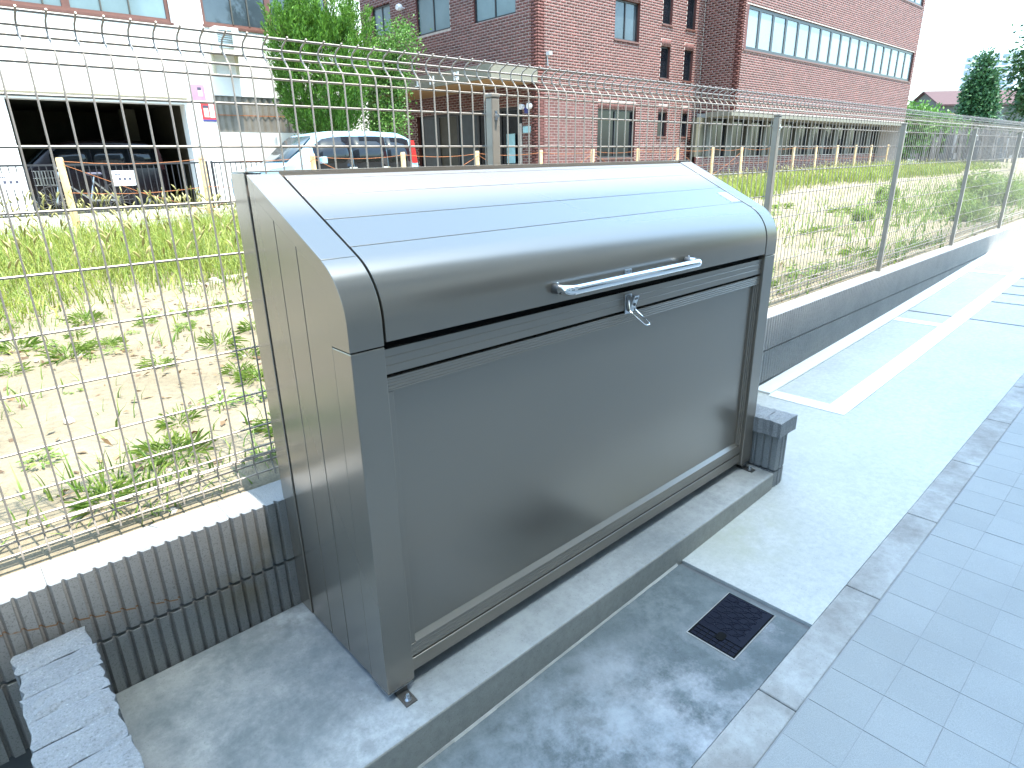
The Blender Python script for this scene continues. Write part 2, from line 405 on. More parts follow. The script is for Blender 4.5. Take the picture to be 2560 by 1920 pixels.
# ================================================================== PLINTH, BLOCK WALLS
def sz(y): return -.03+.03*(y+.105)/.585
b = MB(); xa, xb = -.64, 1.812
b.hexa([(xa, -.105, -.3), (xb, -.105, -.3), (xb, .4785, -.3), (xa, .4785, -.3), (xa, -.105, sz(-.105)), (xb, -.105, sz(-.105)), (xb, .4785, sz(.4785)), (xa, .4785, sz(.4785))])
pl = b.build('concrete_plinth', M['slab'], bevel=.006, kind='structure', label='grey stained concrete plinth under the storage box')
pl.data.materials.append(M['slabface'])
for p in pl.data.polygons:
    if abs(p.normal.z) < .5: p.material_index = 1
b = MB(); xs_ = np.linspace(-.6, 1.10, 13)
for a, c in zip(xs_[:-1], xs_[1:]):
    a, c = float(a), float(c); w0, w1 = random.uniform(.004, .008), random.uniform(.004, .008)
    b.hexa([(a, -.1056-w0, gz(a)+.0005), (c, -.1056-w0, gz(c)+.0005), (c, -.1053, gz(c)+.0005), (a, -.1053, gz(a)+.0005), (a, -.1066, gz(a)+.006), (c, -.1066, gz(c)+.006), (c, -.1053, gz(c)+.006), (a, -.1053, gz(a)+.006)])
b.build('mortar_fillet', M['mortar'], pl)
# fluted blocks
def block_mesh(L, nrib, h, depth, both=False):
    pitch = L/nrib; prof = []
    for i in range(nrib):
        a = i*pitch; g = .0058; d = .012
        prof += [(a+g, 0), (a+pitch-g, 0), (a+pitch-g+.0015, d*.85), (a+pitch, d)] if i < nrib-1 else [(a+g, 0), (a+pitch-g, 0)]
    prof = [(.0005, d)]+prof+[(L-.0005, d), (L-.0005, depth), (.0005, depth)]
    b = MB(); b.extrude(prof, 0, h, lambda p, t: (p[0], p[1], t)); return b.mesh('block', M['block'])
wall = thing('block_wall', (4, .54, -.1), 'long low wall of grey vertically fluted concrete blocks under the mesh fence', 'wall')
b = MB(); b.box(-4.15, 40, .493, .598, -.4, .335); b.build('mortar_core', M['jointfill'], wall)
bm_ = block_mesh(.4, 13, .19, .12)
for z0 in (.158, -.042, -.242):
    for i in range(-10, 42):
        x = -.148+.4*i
        if z0 < -.2 and not 1.0 < x < 5: continue
        inst('block', bm_, wall, (x, .480+random.uniform(-.0008, .0008), z0))
# low walls with split-face caps, left and right of the box
capm = []
for k in range(5):
    b = MB(); w, h, d = .137, .068, .080
    def rough(): return random.uniform(-.0035, .0035)
    nu, nv = 6, 5; vs = []; fs = []
    for i in range(nu+1):
        for j in range(nv+1):
            e = 1 if i in (0, nu) or j in (0, nv) else 0
            vs.append((-w/2+w*i/nu+rough()*e, d*j/nv+rough()*e*.5, h-.004*e+rough()*.6))
    for i in range(nu):
        for j in range(nv): fs.append((i*(nv+1)+j, (i+1)*(nv+1)+j, (i+1)*(nv+1)+j+1, i*(nv+1)+j+1))
    ring = [i*(nv+1) for i in range(nu+1)]+[nu*(nv+1)+j for j in range(1, nv+1)]+[i*(nv+1)+nv for i in range(nu-1, -1, -1)]+[j for j in range(nv-1, 0, -1)]
    bi = len(vs); vs += [(vs[r][0]+rough()*.5, vs[r][1]+rough()*.3, h*.5) for r in ring]; ci = len(vs); vs += [(vs[r][0], vs[r][1], 0) for r in ring]
    n = len(ring)
    for s_ in range(n):
        t_ = (s_+1) % n; fs += [(ring[s_], ring[t_], bi+t_, bi+s_), (bi+s_, bi+t_, ci+t_, ci+s_)]
    fs.append(tuple(ci+s_ for s_ in range(n)))
    b.add(vs, fs); capm.append(b.mesh('cap_block', M['cap']))
def low_wall(x, y0, y1, zt, label, zb):
    t = thing('low_block_wall', (x, y0, zb), label, 'wall')
    prof = []; n = max(2, int((y1-y0)/.0307)); p = (y1-y0)/n
    for i in range(n): prof += [(-.043, y0+i*p+.005), (-.043, y0+(i+1)*p-.005), (-.035, y0+(i+1)*p)]
    for i in range(n-1, -1, -1): prof += [(.035, y0+(i+1)*p), (.043, y0+(i+1)*p-.005), (.043, y0+i*p+.005)]
    for i in range(1, 3): prof += [(.043-.0287*i+.005, y0), (.043-.0287*i, y0+.008), (.043-.0287*i-.005, y0)]
    for a, c in ((zb, -.03), (-.022, zt)):
        b = MB(); b.extrude(prof, a, c, lambda q, z: (x+q[0], q[1], z)); b.build('block', M['block'], t)
    y = y0-.012+.0808*int((y1-y0-.07)/.0808); i = 0
    while y > y0-.03:
        inst('cap_block', capm[i % 5], t, (x+random.uniform(-.003, .003), y, zt+.002), (0, 0, random.uniform(-.02, .02))); y -= .0808; i += 1
    return t
low_wall(-.573, -.42, .478, .166, 'low fluted wall capped with rough grey stones at the left end of the plinth', -.3)
low_wall(1.862, -.105, .478, .138, 'short low wall with rough stone cap behind the box corner by the pale path', -.3)

# ================================================================== MESH FENCE
FY = .605
fence = thing('mesh_fence', (4, FY, .348), 'brown steel mesh fence with posts standing on the fluted block wall', 'fence')
vp = [(0, .372), (0, .385), (.012, .400), (.018, .409), (.018, .431), (.012, .438), (0, .446), (0, .48), (0, .8), (0, 1.2), (0, 1.44), (.004, 1.455), (.022, 1.474), (.033, 1.486), (.036, 1.500), (.026, 1.512), (.004, 1.521), (-.008, 1.528)]
b = MB(); b.tube([(0, q[0]-.0035, q[1]) for q in vp], .0023, 6); vm = b.mesh('vertical_wire', M['wirepaint'], True)
hz = [(0, z) for z in (.387, .444, .468, .530, .627, .757, .883, 1.012, 1.140, 1.270, 1.370, 1.430, 1.456)]+[(.019, .410), (.019, .430), (.031, 1.482), (.036, 1.502), (.002, 1.523)]
b = MB(); b.tube([(0, 0, 0), (1.998, 0, 0)], .0030, 6); hm = b.mesh('horizontal_wire', M['wirepaint'], True)
PX = .897
for k in range(-1, 9):
    x0 = PX+.36+2*(k-1)
    if x0 < 8.2:
        pn = bpy.data.objects.new('mesh_panel', None); pn.empty_display_size = .1; put(pn, fence, (x0, FY, .348))
        for i in range(40): inst('vertical_wire', vm, pn, (x0+.02+.0502*i, FY, 0))
        for dy, z in hz: inst('horizontal_wire', hm, pn, (x0, FY+dy+.0012, z+random.uniform(-.0008, .0008)))
    else:
        b = MB()
        for i in range(40): b.tube([(x0+.02+.0502*i, FY+q[0]-.0035, q[1]) for q in vp[1::2]], .0019, 4, False)
        for dy, z in hz: b.tube([(x0, FY+dy, z), (x0+1.998, FY+dy, z)], .0026, 4, False)
        b.build('mesh_panel', M['wirepaint'], fence, kind='stuff')
pb = MB(); pb.box(-.017, .017, -.016, .016, .30, 1.416); pm = pb.mesh('post', M['postpaint'])
cb = MB(); cb.box(-.0185, .0185, -.0175, .0175, 1.416, 1.43); cm = cb.mesh('post_cap', M['postpaint'])
kb = MB(); kb.lathe([(.007, 0), (.007, -.004), (.0045, -.004), (.0045, -.011)], (0, -.016, 1.362), 'y', 10); kb.box(-.005, .005, -.0175, -.0162, 1.35, 1.378); clm = kb.mesh('clip_bolt', M['steel'])
for i in range(-1, 8):
    x = PX+2*i
    o = inst('post', pm, fence, (x, .578, 0)); md = o.modifiers.new('bevel', 'BEVEL'); md.width = .004; md.segments = 3
    c = bpy.data.objects.new('post_cap', cm); COL.objects.link(c); c.parent = o; md = c.modifiers.new('bevel', 'BEVEL'); md.width = .004; md.segments = 2
    c = bpy.data.objects.new('clip_bolt', clm); COL.objects.link(c); c.parent = o

# ================================================================== STORAGE BOX
W, H = 1.80, 1.207
box = thing('storage_box', (.9, .2, -.025), 'bronze grey aluminium refuse storage box with sloped lid and chrome handle', 'storage box')
AY, AZ, BY, BZ, RC, CZ = .395, 1.207, .078, 1.048, .1413, .9216
def prof(off=0, z_end=.872, y_end=None, ntop=1):
    """outer profile from apex to front bottom, moved inward by off"""
    nrm = Vector((-.4484, .8938)); pts = []
    y1 = AY
    for i in range(ntop+1):
        t = i/ntop; y = y1+(BY-y1)*t; z = AZ+(BZ-AZ)*t; pts.append((y-off*nrm.x, z-off*nrm.y))
    for i in range(1, 13):
        a = R(116.6+63.4*i/12); pts.append((RC+(RC-off)*math.cos(a), CZ+(RC-off)*math.sin(a)))
    pts.append((off, z_end)); return pts
def shell(x0, x1, outer, inner, mat, name, parent=box, bevel=.0012, smooth=True):
    b = MB(); pr = outer+inner[::-1]; n = len(outer); k = len(pr)
    vs = [(x0, *p) for p in pr]+[(x1, *p) for p in pr]; fs = [(i, (i+1) % k, k+(i+1) % k, k+i) for i in range(k)]
    for i in range(n-1):
        j = k-1-i; fs += [(i, i+1, j-1, j), (k+i, k+j, k+j-1, k+i+1)]
    b.add(vs, fs); return b.build(name, mat, parent, bevel=bevel, smooth=smooth)
for xs0, xs1 in ((0, .0775), (W-.0775, W)):
    P_ = prof(0); Q_ = prof(.034)
    # straight slope cover
    shell(xs0, xs1, P_[:2], [(AY, AZ-.0385), (BY, BZ-.0385)], M['alu'], 'slope_trim')
    # rounded corner cap
    o_ = [(P_[1][0]-.0008, P_[1][1]-.0004)]+P_[2:]; i_ = [(Q_[1][0]-.0008, Q_[1][1]-.0004)]+Q_[2:]
    b = MB(); b.extrude(o_+[(.0785, .872), (.0785, BZ-.037)], xs0-.0012 if xs0 == 0 else xs0, xs1 if xs0 == 0 else xs1+.0012, lambda p, t: (t, p[0], p[1])); b.build('corner_cap', M['alu'], box, bevel=.0012, smooth=True)
    b = MB(); b.box(xs0, xs1, 0, .0775, 0, .8695); b.build('front_post', M['alu'], box, bevel=.002)
    b = MB(); b.box(xs0+.002, xs1-.002, .078, .079, .03, .86); 
    b = MB(); b.box(xs0, xs0+.04 if xs0 == 0 else xs1, .408, .489, 0, 1.2095) if xs0 == 0 else b.box(xs1-.04, xs1, .408, .489, 0, 1.2095)
    b.build('rear_post', M['alu'], box, bevel=.002)
    b = MB(); b.box(xs0-.001 if xs0 == 0 else xs1-.07, xs0+.07 if xs0 == 0 else xs1+.001, -.001, .0785, -.0025, -.0003); b.build('post_foot_plate', M['steel'], box)
# side planks (left and right), cut under the slope trim
def slope_z(y, off=.0385): return BZ+(y-BY)*.5016-off
for side in (0, 1):
    for a, c, in ((.079, .1885), (.1915, .2835), (.2865, .3965)):
        xx0, xx1 = (.0012, .022) if side == 0 else (W-.022, W-.0012)
        za = slope_z(a) if a > .08 else .868+0*a
        b = MB()
        if a < .08:
            pts = [(a, .004), (c, .004), (c, slope_z(c)), (a, slope_z(a, .0385))]
        else: pts = [(a, .004), (c, .004), (c, slope_z(c)), (a, slope_z(a))]
        b.extrude(pts, xx0, xx1, lambda p, t: (t, p[0], p[1])); b.build('side_plank', M['alu'], box, bevel=.0008)
    b = MB(); xx0, xx1 = (.0125, .016) if side == 0 else (W-.016, W-.0125)
    b.extrude([(.06, .01), (.42, .01), (.42, 1.165), (.39, 1.15), (.06, .985)], xx0, xx1, lambda p, t: (t, p[0], p[1])); b.build('side_backing', M['gap_black'], box)
b = MB(); b.box(.041, W-.041, .455, .487, .01, 1.205); b.build('rear_panel', M['alu'], box)
# top rear rail
b = MB(); b.box(.0, W, .4005, .4885, 1.2105, 1.2135); b.box(.0785, W-.0785, .4005, .4035, 1.186, 1.2104); b.build('top_rail', M['alu'], box, bevel=.0006)
# lid: slope planks + rounded front
lid = bpy.data.objects.new('lid', None); put(lid, box, (.9, .39, 1.2))
LX0, LX1 = .0845, W-.0795; lo = .0022
def lpt(y, off): return (y+off*.4484, BZ+(y-BY)*.5016-off*.8938)
seams = [.3905, .3745, .3065, .2105, .1105]
for a, c in zip(seams[:-1], seams[1:]):
    o_ = [lpt(a-.0006, lo), lpt(c+.0006, lo)]; i_ = [lpt(a-.0006, lo+.016), lpt(c+.0006, lo+.016)]
    shell(LX0, LX1, o_, i_, M['alu'], 'lid_plank', lid, bevel=.0009)
o_ = [lpt(.1099, lo), lpt(BY, lo)]+prof(lo, .878)[2:]; i_ = [lpt(.1099, lo+.016), lpt(BY, lo+.016)]+prof(lo+.016, .878)[2:]
shell(LX0, LX1, o_, i_, M['alu'], 'lid_front', lid, bevel=.0009)
o_ = [lpt(.3905, .026)]+prof(.026, .83)[1:]; i_ = [lpt(.3905, .03)]+prof(.03, .83)[1:]
shell(.0785, W-.0785, o_, i_, M['gap_black'], 'inner_liner', box, bevel=0)
b = MB()
for p_, w_ in (((1.6589, .1783), .0),):
    pass
b.hexa([(1.650, *lpt(.1163, lo-.0004)), (1.715, *lpt(.1163, lo-.0004)), (1.715, *lpt(.1785, lo-.0004)), (1.650, *lpt(.1785, lo-.0004)),
        (1.650, *lpt(.1163, lo-.0009)), (1.715, *lpt(.1163, lo-.0009)), (1.715, *lpt(.1785, lo-.0009)), (1.650, *lpt(.1785, lo-.0009))])
b.build('caution_sticker', M['sticker'], lid)
# front
fx0, fx1 = .079, W-.079
b = MB(); b.box(fx0, fx1, .03, .034, .02, .875); b.build('front_backing', M['gap_black'], box)
b = MB(); pr_ = [(.0105, .8055)]
for z in (.8245, .8435): pr_ += [(.0105, z-.0011), (.0118, z), (.0105, z+.0011)]
pr_ += [(.0105, .8602), (.028, .8602), (.028, .8055)]
b.extrude(pr_, fx0, fx1, lambda p, t: (t, p[0], p[1])); b.build('front_band', M['alu'], box, bevel=.0006)
fr = bpy.data.objects.new('front_frame', None); put(fr, box, (.9, .01, .1))
def ridged(z0, z1, y, n, x0, x1, name):
    pr = [(y+.02, z0), (y, z0)]
    for i in range(n):
        z = z0+(z1-z0)*(i+.6)/(n+.4); pr += [(y, z-.0012), (y+.0012, z), (y, z+.0012)]
    pr += [(y, z1), (y+.02, z1)]
    b = MB(); b.extrude(pr, x0, x1, lambda p, t: (t, p[0], p[1])); return b.build(name, M['alu'], fr, bevel=.0004)
ridged(.7665, .7975, .0105, 4, fx0, fx1, 'top_rail')
ridged(.0585, .0945, .0105, 4, fx0, fx1, 'bottom_rail')
b = MB(); b.extrude([(.0105, .0946), (.0105, .097), (.0255, .1085), (.0285, .1085), (.0285, .0946)], fx0+.018, fx1-.03, lambda p, t: (t, p[0], p[1])); b.build('drip_ledge', M['alu'], fr)
b = MB(); b.box(fx0, fx0+.017, .0115, .029, .0955, .7655); b.build('stile', M['alu'], fr, bevel=.001)
for i, (a, c, y) in enumerate(((fx1-.03, fx1-.0215, .0165), (fx1-.021, fx1-.0115, .0135), (fx1-.011, fx1, .0105))):
    b = MB(); b.box(a, c, y, .029, .0955, .7655); b.build('stile', M['alu'], fr, bevel=.001)
b = MB(); b.box(fx0+.0175, fx1-.0305, .0245, .0285, .1087, .766); b.build('front_panel', M['alu'], box)
b = MB(); b.box(fx0, fx1, .0095, .027, .0135, .0525); b.build('plinth_rail', M['alu'], box, bevel=.0015)
# chrome handle
hd = bpy.data.objects.new('handle', None); put(hd, lid, (.87, -.03, .915))
HZ = .9165
def arc(cx, cy, r, a0, a1, n=7): return [(cx+r*math.cos(R(a0+(a1-a0)*i/n)), cy+r*math.sin(R(a0+(a1-a0)*i/n)), HZ) for i in range(n+1)]
pth = [(.585, -.016, HZ)]+arc(.585+.022, -.030, .022, 180, 270)+[(.87, -.052, HZ)]+arc(1.185-.022, -.030, .022, 270, 360)+[(1.185, -.016, HZ)]
b = MB(); b.tube(pth, .0118, 14); ov = b.v
b.v = [(x, y, HZ+(z-HZ)*1.12) for x, y, z in ov]; b.build('grip_bar', M['chrome'], hd, smooth=True)
for x in (.585, 1.185):
    b = MB(); b.lathe([(.0135, .004), (.0135, -.012), (.0125, -.018)], (x, 0, HZ), 'y', 14); b.build('handle_bracket', M['bracket'], hd, smooth=True)
    b = MB(); b.lathe([(.003, 0), (.003, .0025), (.0015, .0035)], (x, -.008, HZ+.0132), 'z', 8); b.build('screw', M['steel'], hd)
b = MB(); b.box(.872, .902, -.0022, .003, .905, .928); b.box(.876, .898, -.012, -.0022, .907, .910); so_ = b.build('strike_plate', M['steel'], lid, bevel=.002)
for x in (.878, .896):
    b = MB(); b.lathe([(.0022, 0), (.0016, -.0015)], (x, -.0022, .922), 'y', 8); b.build('rivet', M['bracket'], so_)
# toggle latch with hanging bail
lt = bpy.data.objects.new('toggle_latch', None); put(lt, box, (.905, 0, .82))
b = MB(); b.box(.889, .919, .006, .0104, .795, .852); b.build('base_plate', M['steel'], lt, bevel=.001)
b = MB()
def lev(x0, x1, pts): b.extrude(pts, x0, x1, lambda p, t: (t, p[0], p[1]))
lev(.8945, .9155, [(-.004, .803), (-.0055, .803), (-.022, .850), (-.0205, .8505)])
lev(.8930, .8944, [(.005, .806), (-.0045, .803), (-.022, .850), (.004, .848)]); lev(.9156, .917, [(.005, .806), (-.0045, .803), (-.022, .850), (.004, .848)])
b.build('lever', M['steel'], lt, bevel=.0006)
b = MB(); b.box(.8985, .9115, -.0215, -.014, .8405, .8465); b.build('lever_slot', M['bracket'], lt)
b = MB(); b.lathe([(.0045, 0), (.0045, -.003), (.0025, -.0035)], (.905, -.0135, .825), 'y', 12); b.build('rivet', M['bracket'], lt)
b = MB(); b.tube([(.8915, -.004, .838), (.8915, -.010, .806), (.894, -.060, .776), (.899, -.065, .773), (.912, -.065, .773), (.9165, -.060, .776), (.9185, -.010, .806), (.9185, -.004, .838)], .0021, 8)
b.build('bail', M['chrome'], lt, smooth=True)
# fixing feet
for x in (.040, W-.040):
    ft = bpy.data.objects.new('fixing_foot', None); put(ft, box, (x, -.01, sz(0)))
    z0 = sz(-.02)
    b = MB(); b.hexa([(x-.016, -.040, sz(-.04)+.0005), (x+.016, -.040, sz(-.04)+.0005), (x+.016, .03, sz(.03)+.0005), (x-.016, .03, sz(.03)+.0005),
                      (x-.016, -.040, sz(-.04)+.0035), (x+.016, -.040, sz(-.04)+.0035), (x+.016, .03, sz(.03)+.0035), (x-.016, .03, sz(.03)+.0035)])
    b.box(x-.016, x+.016, .004, .008, sz(.004)+.002, .02); b.build('angle_bracket', M['bracket'], ft)
    b = MB(); b.lathe([(.010, 0), (.010, .0015)], (x, -.022, z0+.003), 'z', 16); b.lathe([(.0075, 0), (.0075, .006)], (x, -.022, z0+.0045), 'z', 6); b.lathe([(.004, 0), (.004, .008), (.003, .009)], (x, -.022, z0+.0105), 'z', 10)
    b.build('anchor_bolt', M['steel'], ft)

# ================================================================== METER LID
mt = thing('meter_cover', (.97, -.387, gz(.97)), 'small dark rectangular water meter cover set in the stained concrete', 'drain cover')
mx0, mx1, my0, my1 = .845, 1.092, -.463, -.311
def gbox(b, x0, x1, y0, y1, d0, d1):
    b.hexa([(x0, y0, gz(x0)+d0), (x1, y0, gz(x1)+d0), (x1, y1, gz(x1)+d0), (x0, y1, gz(x0)+d0), (x0, y0, gz(x0)+d1), (x1, y0, gz(x1)+d1), (x1, y1, gz(x1)+d1), (x0, y1, gz(x0)+d1)])
b = MB(); e = .005
gbox(b, mx0-.005, mx1+.002, my0-.004, my0, .0008, .0022); gbox(b, mx0-.005, mx1+.002, my1, my1+.003, .0008, .0022); gbox(b, mx0-.005, mx0, my0, my1, .0008, .0022)
b.build('mortar_rim', M['kerb'], mt)
b = MB(); gbox(b, mx0, mx1, my0, my1, .0008, .002); b.build('frame', M['gap_black'], mt)
ld = MB(); gbox(ld, mx0+.052, mx1-.005, my0+.004, my1-.004, .0021, .0042); lo_ = ld.build('lid', M['lid'], mt)
b = MB(); zc_ = lambda x: gz(x)+.0045
for (cx, cy, r) in [(mx0+.05+.02+.034*i, my0+.02+.036*j, .03) for i in range(6) for j in range(4)]:
    pts = []
    for k in range(13):
        a = 2*math.pi*k/12; x = cx+r*math.cos(a); y = cy+r*math.sin(a)
        if mx0+.055 < x < mx1-.008 and my0+.006 < y < my1-.006: pts.append((x, y, zc_(x)))
        else:
            if len(pts) > 1: b.tube(pts, .0011, 4, False)
            pts = []
    if len(pts) > 1: b.tube(pts, .0011, 4, False)
b.build('relief', M['lid'], lo_)
b = MB()
for i in range(3):
    for j in range(7):
        x = mx0+.004+.0155*i; y = my0+.006+.0202*j
        gbox(b, x, x+.0125, y, y+.0175, .0021, .0036)
b.build('studs', M['lid'], mt)
hb = MB(); pr_ = []
for k in range(16):
    a = 2*math.pi*k/16; pr_.append((mx0+.050+(.007 if math.cos(a) > 0 else -.007)+  .012*math.cos(a), my0+.070+.013*math.sin(a)))
hb.extrude(pr_, gz(mx0+.05)+.003, gz(mx0+.05)+.0056, lambda p, t: (p[0], p[1], t)); hb.build('finger_hole', M['gap_black'], lo_)

# ================================================================== WALL BUILDER (openings, bricks, windows)
def oriented(o, ud, nd):
    o = Vector(o); ud = Vector(ud); nd = Vector(nd)
    return lambda u, n, z: tuple(o+ud*u+nd*n+Vector((0, 0, z)))
def cells(u0, u1, z0, z1, ops):
    us = sorted({u0, u1, *[min(max(q, u0), u1) for o in ops for q in o[:2]]}); zs = sorted({z0, z1, *[min(max(q, z0), z1) for o in ops for q in o[2:4]]})
    for a, c in zip(us[:-1], us[1:]):
        for e, g in zip(zs[:-1], zs[1:]):
            m, n = (a+c)/2, (e+g)/2
            if not any(o[0] < m < o[1] and o[2] < n < o[3] for o in ops): yield a, c, e, g
def wallpart(parent, T, u0, u1, z0, z1, ops, mat, thick=.25, name='wall'):
    b = MB()
    for a, c, e, g in cells(u0, u1, z0, z1, ops): b.box(a, c, -thick, 0, e, g, T)
    o = b.build(name, mat, parent)
    if mat == M['brickmortar']:           # reveals of the openings are brick too
        nn = (Vector(T(0, 1, 0))-Vector(T(0, 0, 0))); o.data.materials.append(M['brick'])
        for p in o.data.polygons:
            if abs(p.normal.dot(nn)) < .5: p.material_index = 1
    return o
def window(parent, T, u0, u1, z0, z1, npane, fmat, gmat, depth=.12, fr=.05, sill=None, hbar=None, mull=.04):
    b = MB(); d0, d1 = -depth, -depth+.05
    b.box(u0, u1, d0, d1, z0, z0+fr, T); b.box(u0, u1, d0, d1, z1-fr, z1, T)
    b.box(u0, u0+fr, d0, d1, z0+fr, z1-fr, T); b.box(u1-fr, u1, d0, d1, z0+fr, z1-fr, T)
    w = (u1-u0-2*fr-(npane-1)*mull)/npane
    for i in range(1, npane):
        a = u0+fr+i*w+(i-1)*mull; b.box(a, a+mull, d0, d1, z0+fr, z1-fr, T)
    f = b.build('window', fmat, parent)
    for i in range(npane):
        a = u0+fr+i*(w+mull); g = gmat[i % len(gmat)] if isinstance(gmat, list) else gmat
        p = MB(); p.box(a, a+w, d0+.012, d0+.02, z0+fr, z1-fr, T); p.build('pane', g, f)
        if hbar:
            p = MB(); p.box(a, a+w, d0+.021, d0+.035, z0+(z1-z0)*hbar-.012, z0+(z1-z0)*hbar+.012, T); p.build('glazing_bar', fmat, f)
    if sill:
        p = MB(); p.box(u0-.03, u1+.03, -depth+.051, .03, z0-.05, z0-.002, T); p.build('sill', sill, f)
    return f
CH, BL = .0735, .222
def brick_list(u0, u1, z0, z1, ops):
    out = []; r = 0; z = z0
    while z < z1-.02:
        zb = min(z+CH-.0115, z1); u = u0-(BL/2 if r % 2 else 0)
        segs = [(u0, u1)]
        for o in ops:
            if o[2] < zb-.012 and o[3] > z+.012:
                ns = []
                for a, c in segs:
                    if o[1] <= a or o[0] >= c: ns.append((a, c)); continue
                    if o[0] > a: ns.append((a, o[0]))
                    if o[1] < c: ns.append((o[1], c))
                segs = ns
        while u < u1:
            for a, c in segs:
                p, q_ = max(u, a), min(u+BL-.0115, c)
                if q_-p > .03: out.append((p, q_, z, zb))
            u += BL
        z += CH; r += 1
    return out
BRQ = np.array([(4, 5, 6, 7), (0, 1, 5, 4), (1, 2, 6, 5), (2, 3, 7, 6), (3, 0, 4, 7)])
def bricks(parent, T, lst, name='brickwork', proud=.0025):
    if not lst: return
    V = []; 
    for a, c, e, g in lst:
        V += [T(a, -.004, e), T(c, -.004, e), T(c, -.004, g), T(a, -.004, g), T(a, proud, e), T(c, proud, e), T(c, proud, g), T(a, proud, g)]
    n = len(lst); F = (np.arange(n)[:, None, None]*8+BRQ[None]).reshape(-1, 4)
    o = bpy.data.objects.new(name, npmesh(name, V, [F], M['brick'])); put(o, parent); meta(o, kind='stuff'); return o

# ---------------------------------------------------------------- brick building
XC, YC, X2, Y2, XE = 12.56, 12.0, 20.52, 10.53, 37.5
HB = 12.5; G0 = .30
bb = thing('brick_building', (20, 14, G0), 'three storey red brick office building with long window band and beige entrance canopy', 'building')
Tl = oriented((XC, 0, 0), (0, 1, 0), (-1, 0, 0)); Tf = oriented((0, YC, 0), (1, 0, 0), (0, -1, 0))
Tn = oriented((X2, 0, 0), (0, 1, 0), (-1, 0, 0)); Tw = oriented((0, Y2, 0), (1, 0, 0), (0, -1, 0)); Tr = oriented((0, 11.55, 0), (1, 0, 0), (0, -1, 0))
opl = [(12.83, 14.57, 4.95, 6.05), (15.70, 17.40, 5.00, 6.10), (18.88, 20.0, 5.30, 6.2), (12.62, 17.75, .30, 2.66),
       (12.83, 14.57, 8.2, 9.3), (15.70, 17.40, 8.2, 9.3)]
can = (11.99, 19.6, 3.19, 3.55)
wallpart(bb, Tl, YC, 26, G0, HB, opl, M['brickmortar'])
bricks(bb, Tl, brick_list(YC+.012, 26, G0+.02, HB, opl+[can]), 'shaded_brickwork')
for i, (u0, u1, z0, z1) in enumerate(opl):
    if i == 3: continue
    window(bb, Tl, u0, u1, z0, z1, 2, M['blackframe'], M['glass_pale'], .1, .05)
# entrance doors
window(bb, Tl, 12.62, 17.75, .32, 2.66, 5, M['blackframe'], [M['glass_dark'], M['glass_dark'], M['glass_mid'], M['column'], M['glass_mid']], .16, .08, mull=.1)
b = MB(); b.box(12.62, 12.72, -.05, .02, .3, 2.2, Tl); b.build('door_post', M['steel'], bb)
cn = MB(); cn.box(10.9, XC-.009, 12.0, 19.5, 3.20, 3.54); co = cn.build('entrance_canopy', M['beige'], bb)
b = MB(); b.box(10.95, XC-.02, 12.05, 19.4, 3.185, 3.1995); b.build('soffit', M['soffit'], co)
for i, (y, kind) in enumerate(((13.3, 0), (14.4, 1), (15.1, 2), (16.0, 1))):      # raised white characters on the canopy edge
    b = MB()
    for (a, c, e, g) in ([(0, .08, 0, .2), (.081, .139, .08, .12), (.14, .2, 0, .2)], [(0, .05, 0, .2), (.051, .149, .08, .12), (.15, .2, 0, .2)], [(0, .2, .16, .2), (.08, .12, .031, .159), (0, .2, 0, .03)])[kind]:
        b.box(10.875, 10.899, y+a, y+c, 3.27+e, 3.27+g)
    b.build('letter', M['signwhite'], co)
# front mid section
opf = [(15.76, 16.95, 4.55, 5.60), (18.13, 18.66, 5.20, 6.2), (19.47, 20.0, 5.20, 6.2), (18.13, 18.66, 3.65, 4.58), (19.47, 20.0, 3.65, 4.58),
       (15.09, 16.95, 1.25, 2.64), (18.16, 18.68, 1.89, 2.64), (19.49, 20.0, 1.89, 2.64), (15.76, 16.95, 8.0, 9.1), (18.13, 18.66, 8, 9), (19.47, 20, 8, 9)]
wallpart(bb, Tf, XC, X2, G0, HB, opf, M['brickmortar'])
lint = [(o[0], o[1], o[3], o[3]+.21) for o in opf]
bl = brick_list(XC, X2-.01, G0+.02, HB, opf+lint)
near = [q for q in bl if q[0] < 14.75 and .75 < q[2] < 3.2][:300]; ns_ = set(near)
bricks(bb, Tf, [q for q in bl if q not in ns_], 'sunlit_brickwork')
ub = {}
for a, c, e, g in near:
    key = round(c-a, 2)
    if key not in ub:
        t = MB(); t.box(0, c-a, -.0025, .004, 0, g-e); ub[key] = t.mesh('brick', M['brick'])
    inst('brick', ub[key], bb, (a, YC, e))
sold = []
for u0, u1, z0, z1 in lint:
    n = int((u1-u0)/.074); w = (u1-u0)/n
    sold += [(u0+i*w+.0035, u0+(i+1)*w-.0035, z0+.004, z1-.006) for i in range(n)]
bricks(bb, Tf, sold, 'soldier_course')
for i, (u0, u1, z0, z1) in enumerate(opf):
    big = u1-u0 > 1
    window(bb, Tf, u0, u1, z0, z1, 2 if big else 1, M['blackframe'], [M['glass_mid'], M['glass_mid']] if i == 0 else M['glass_dark'], .14, .045, M['brownframe'])
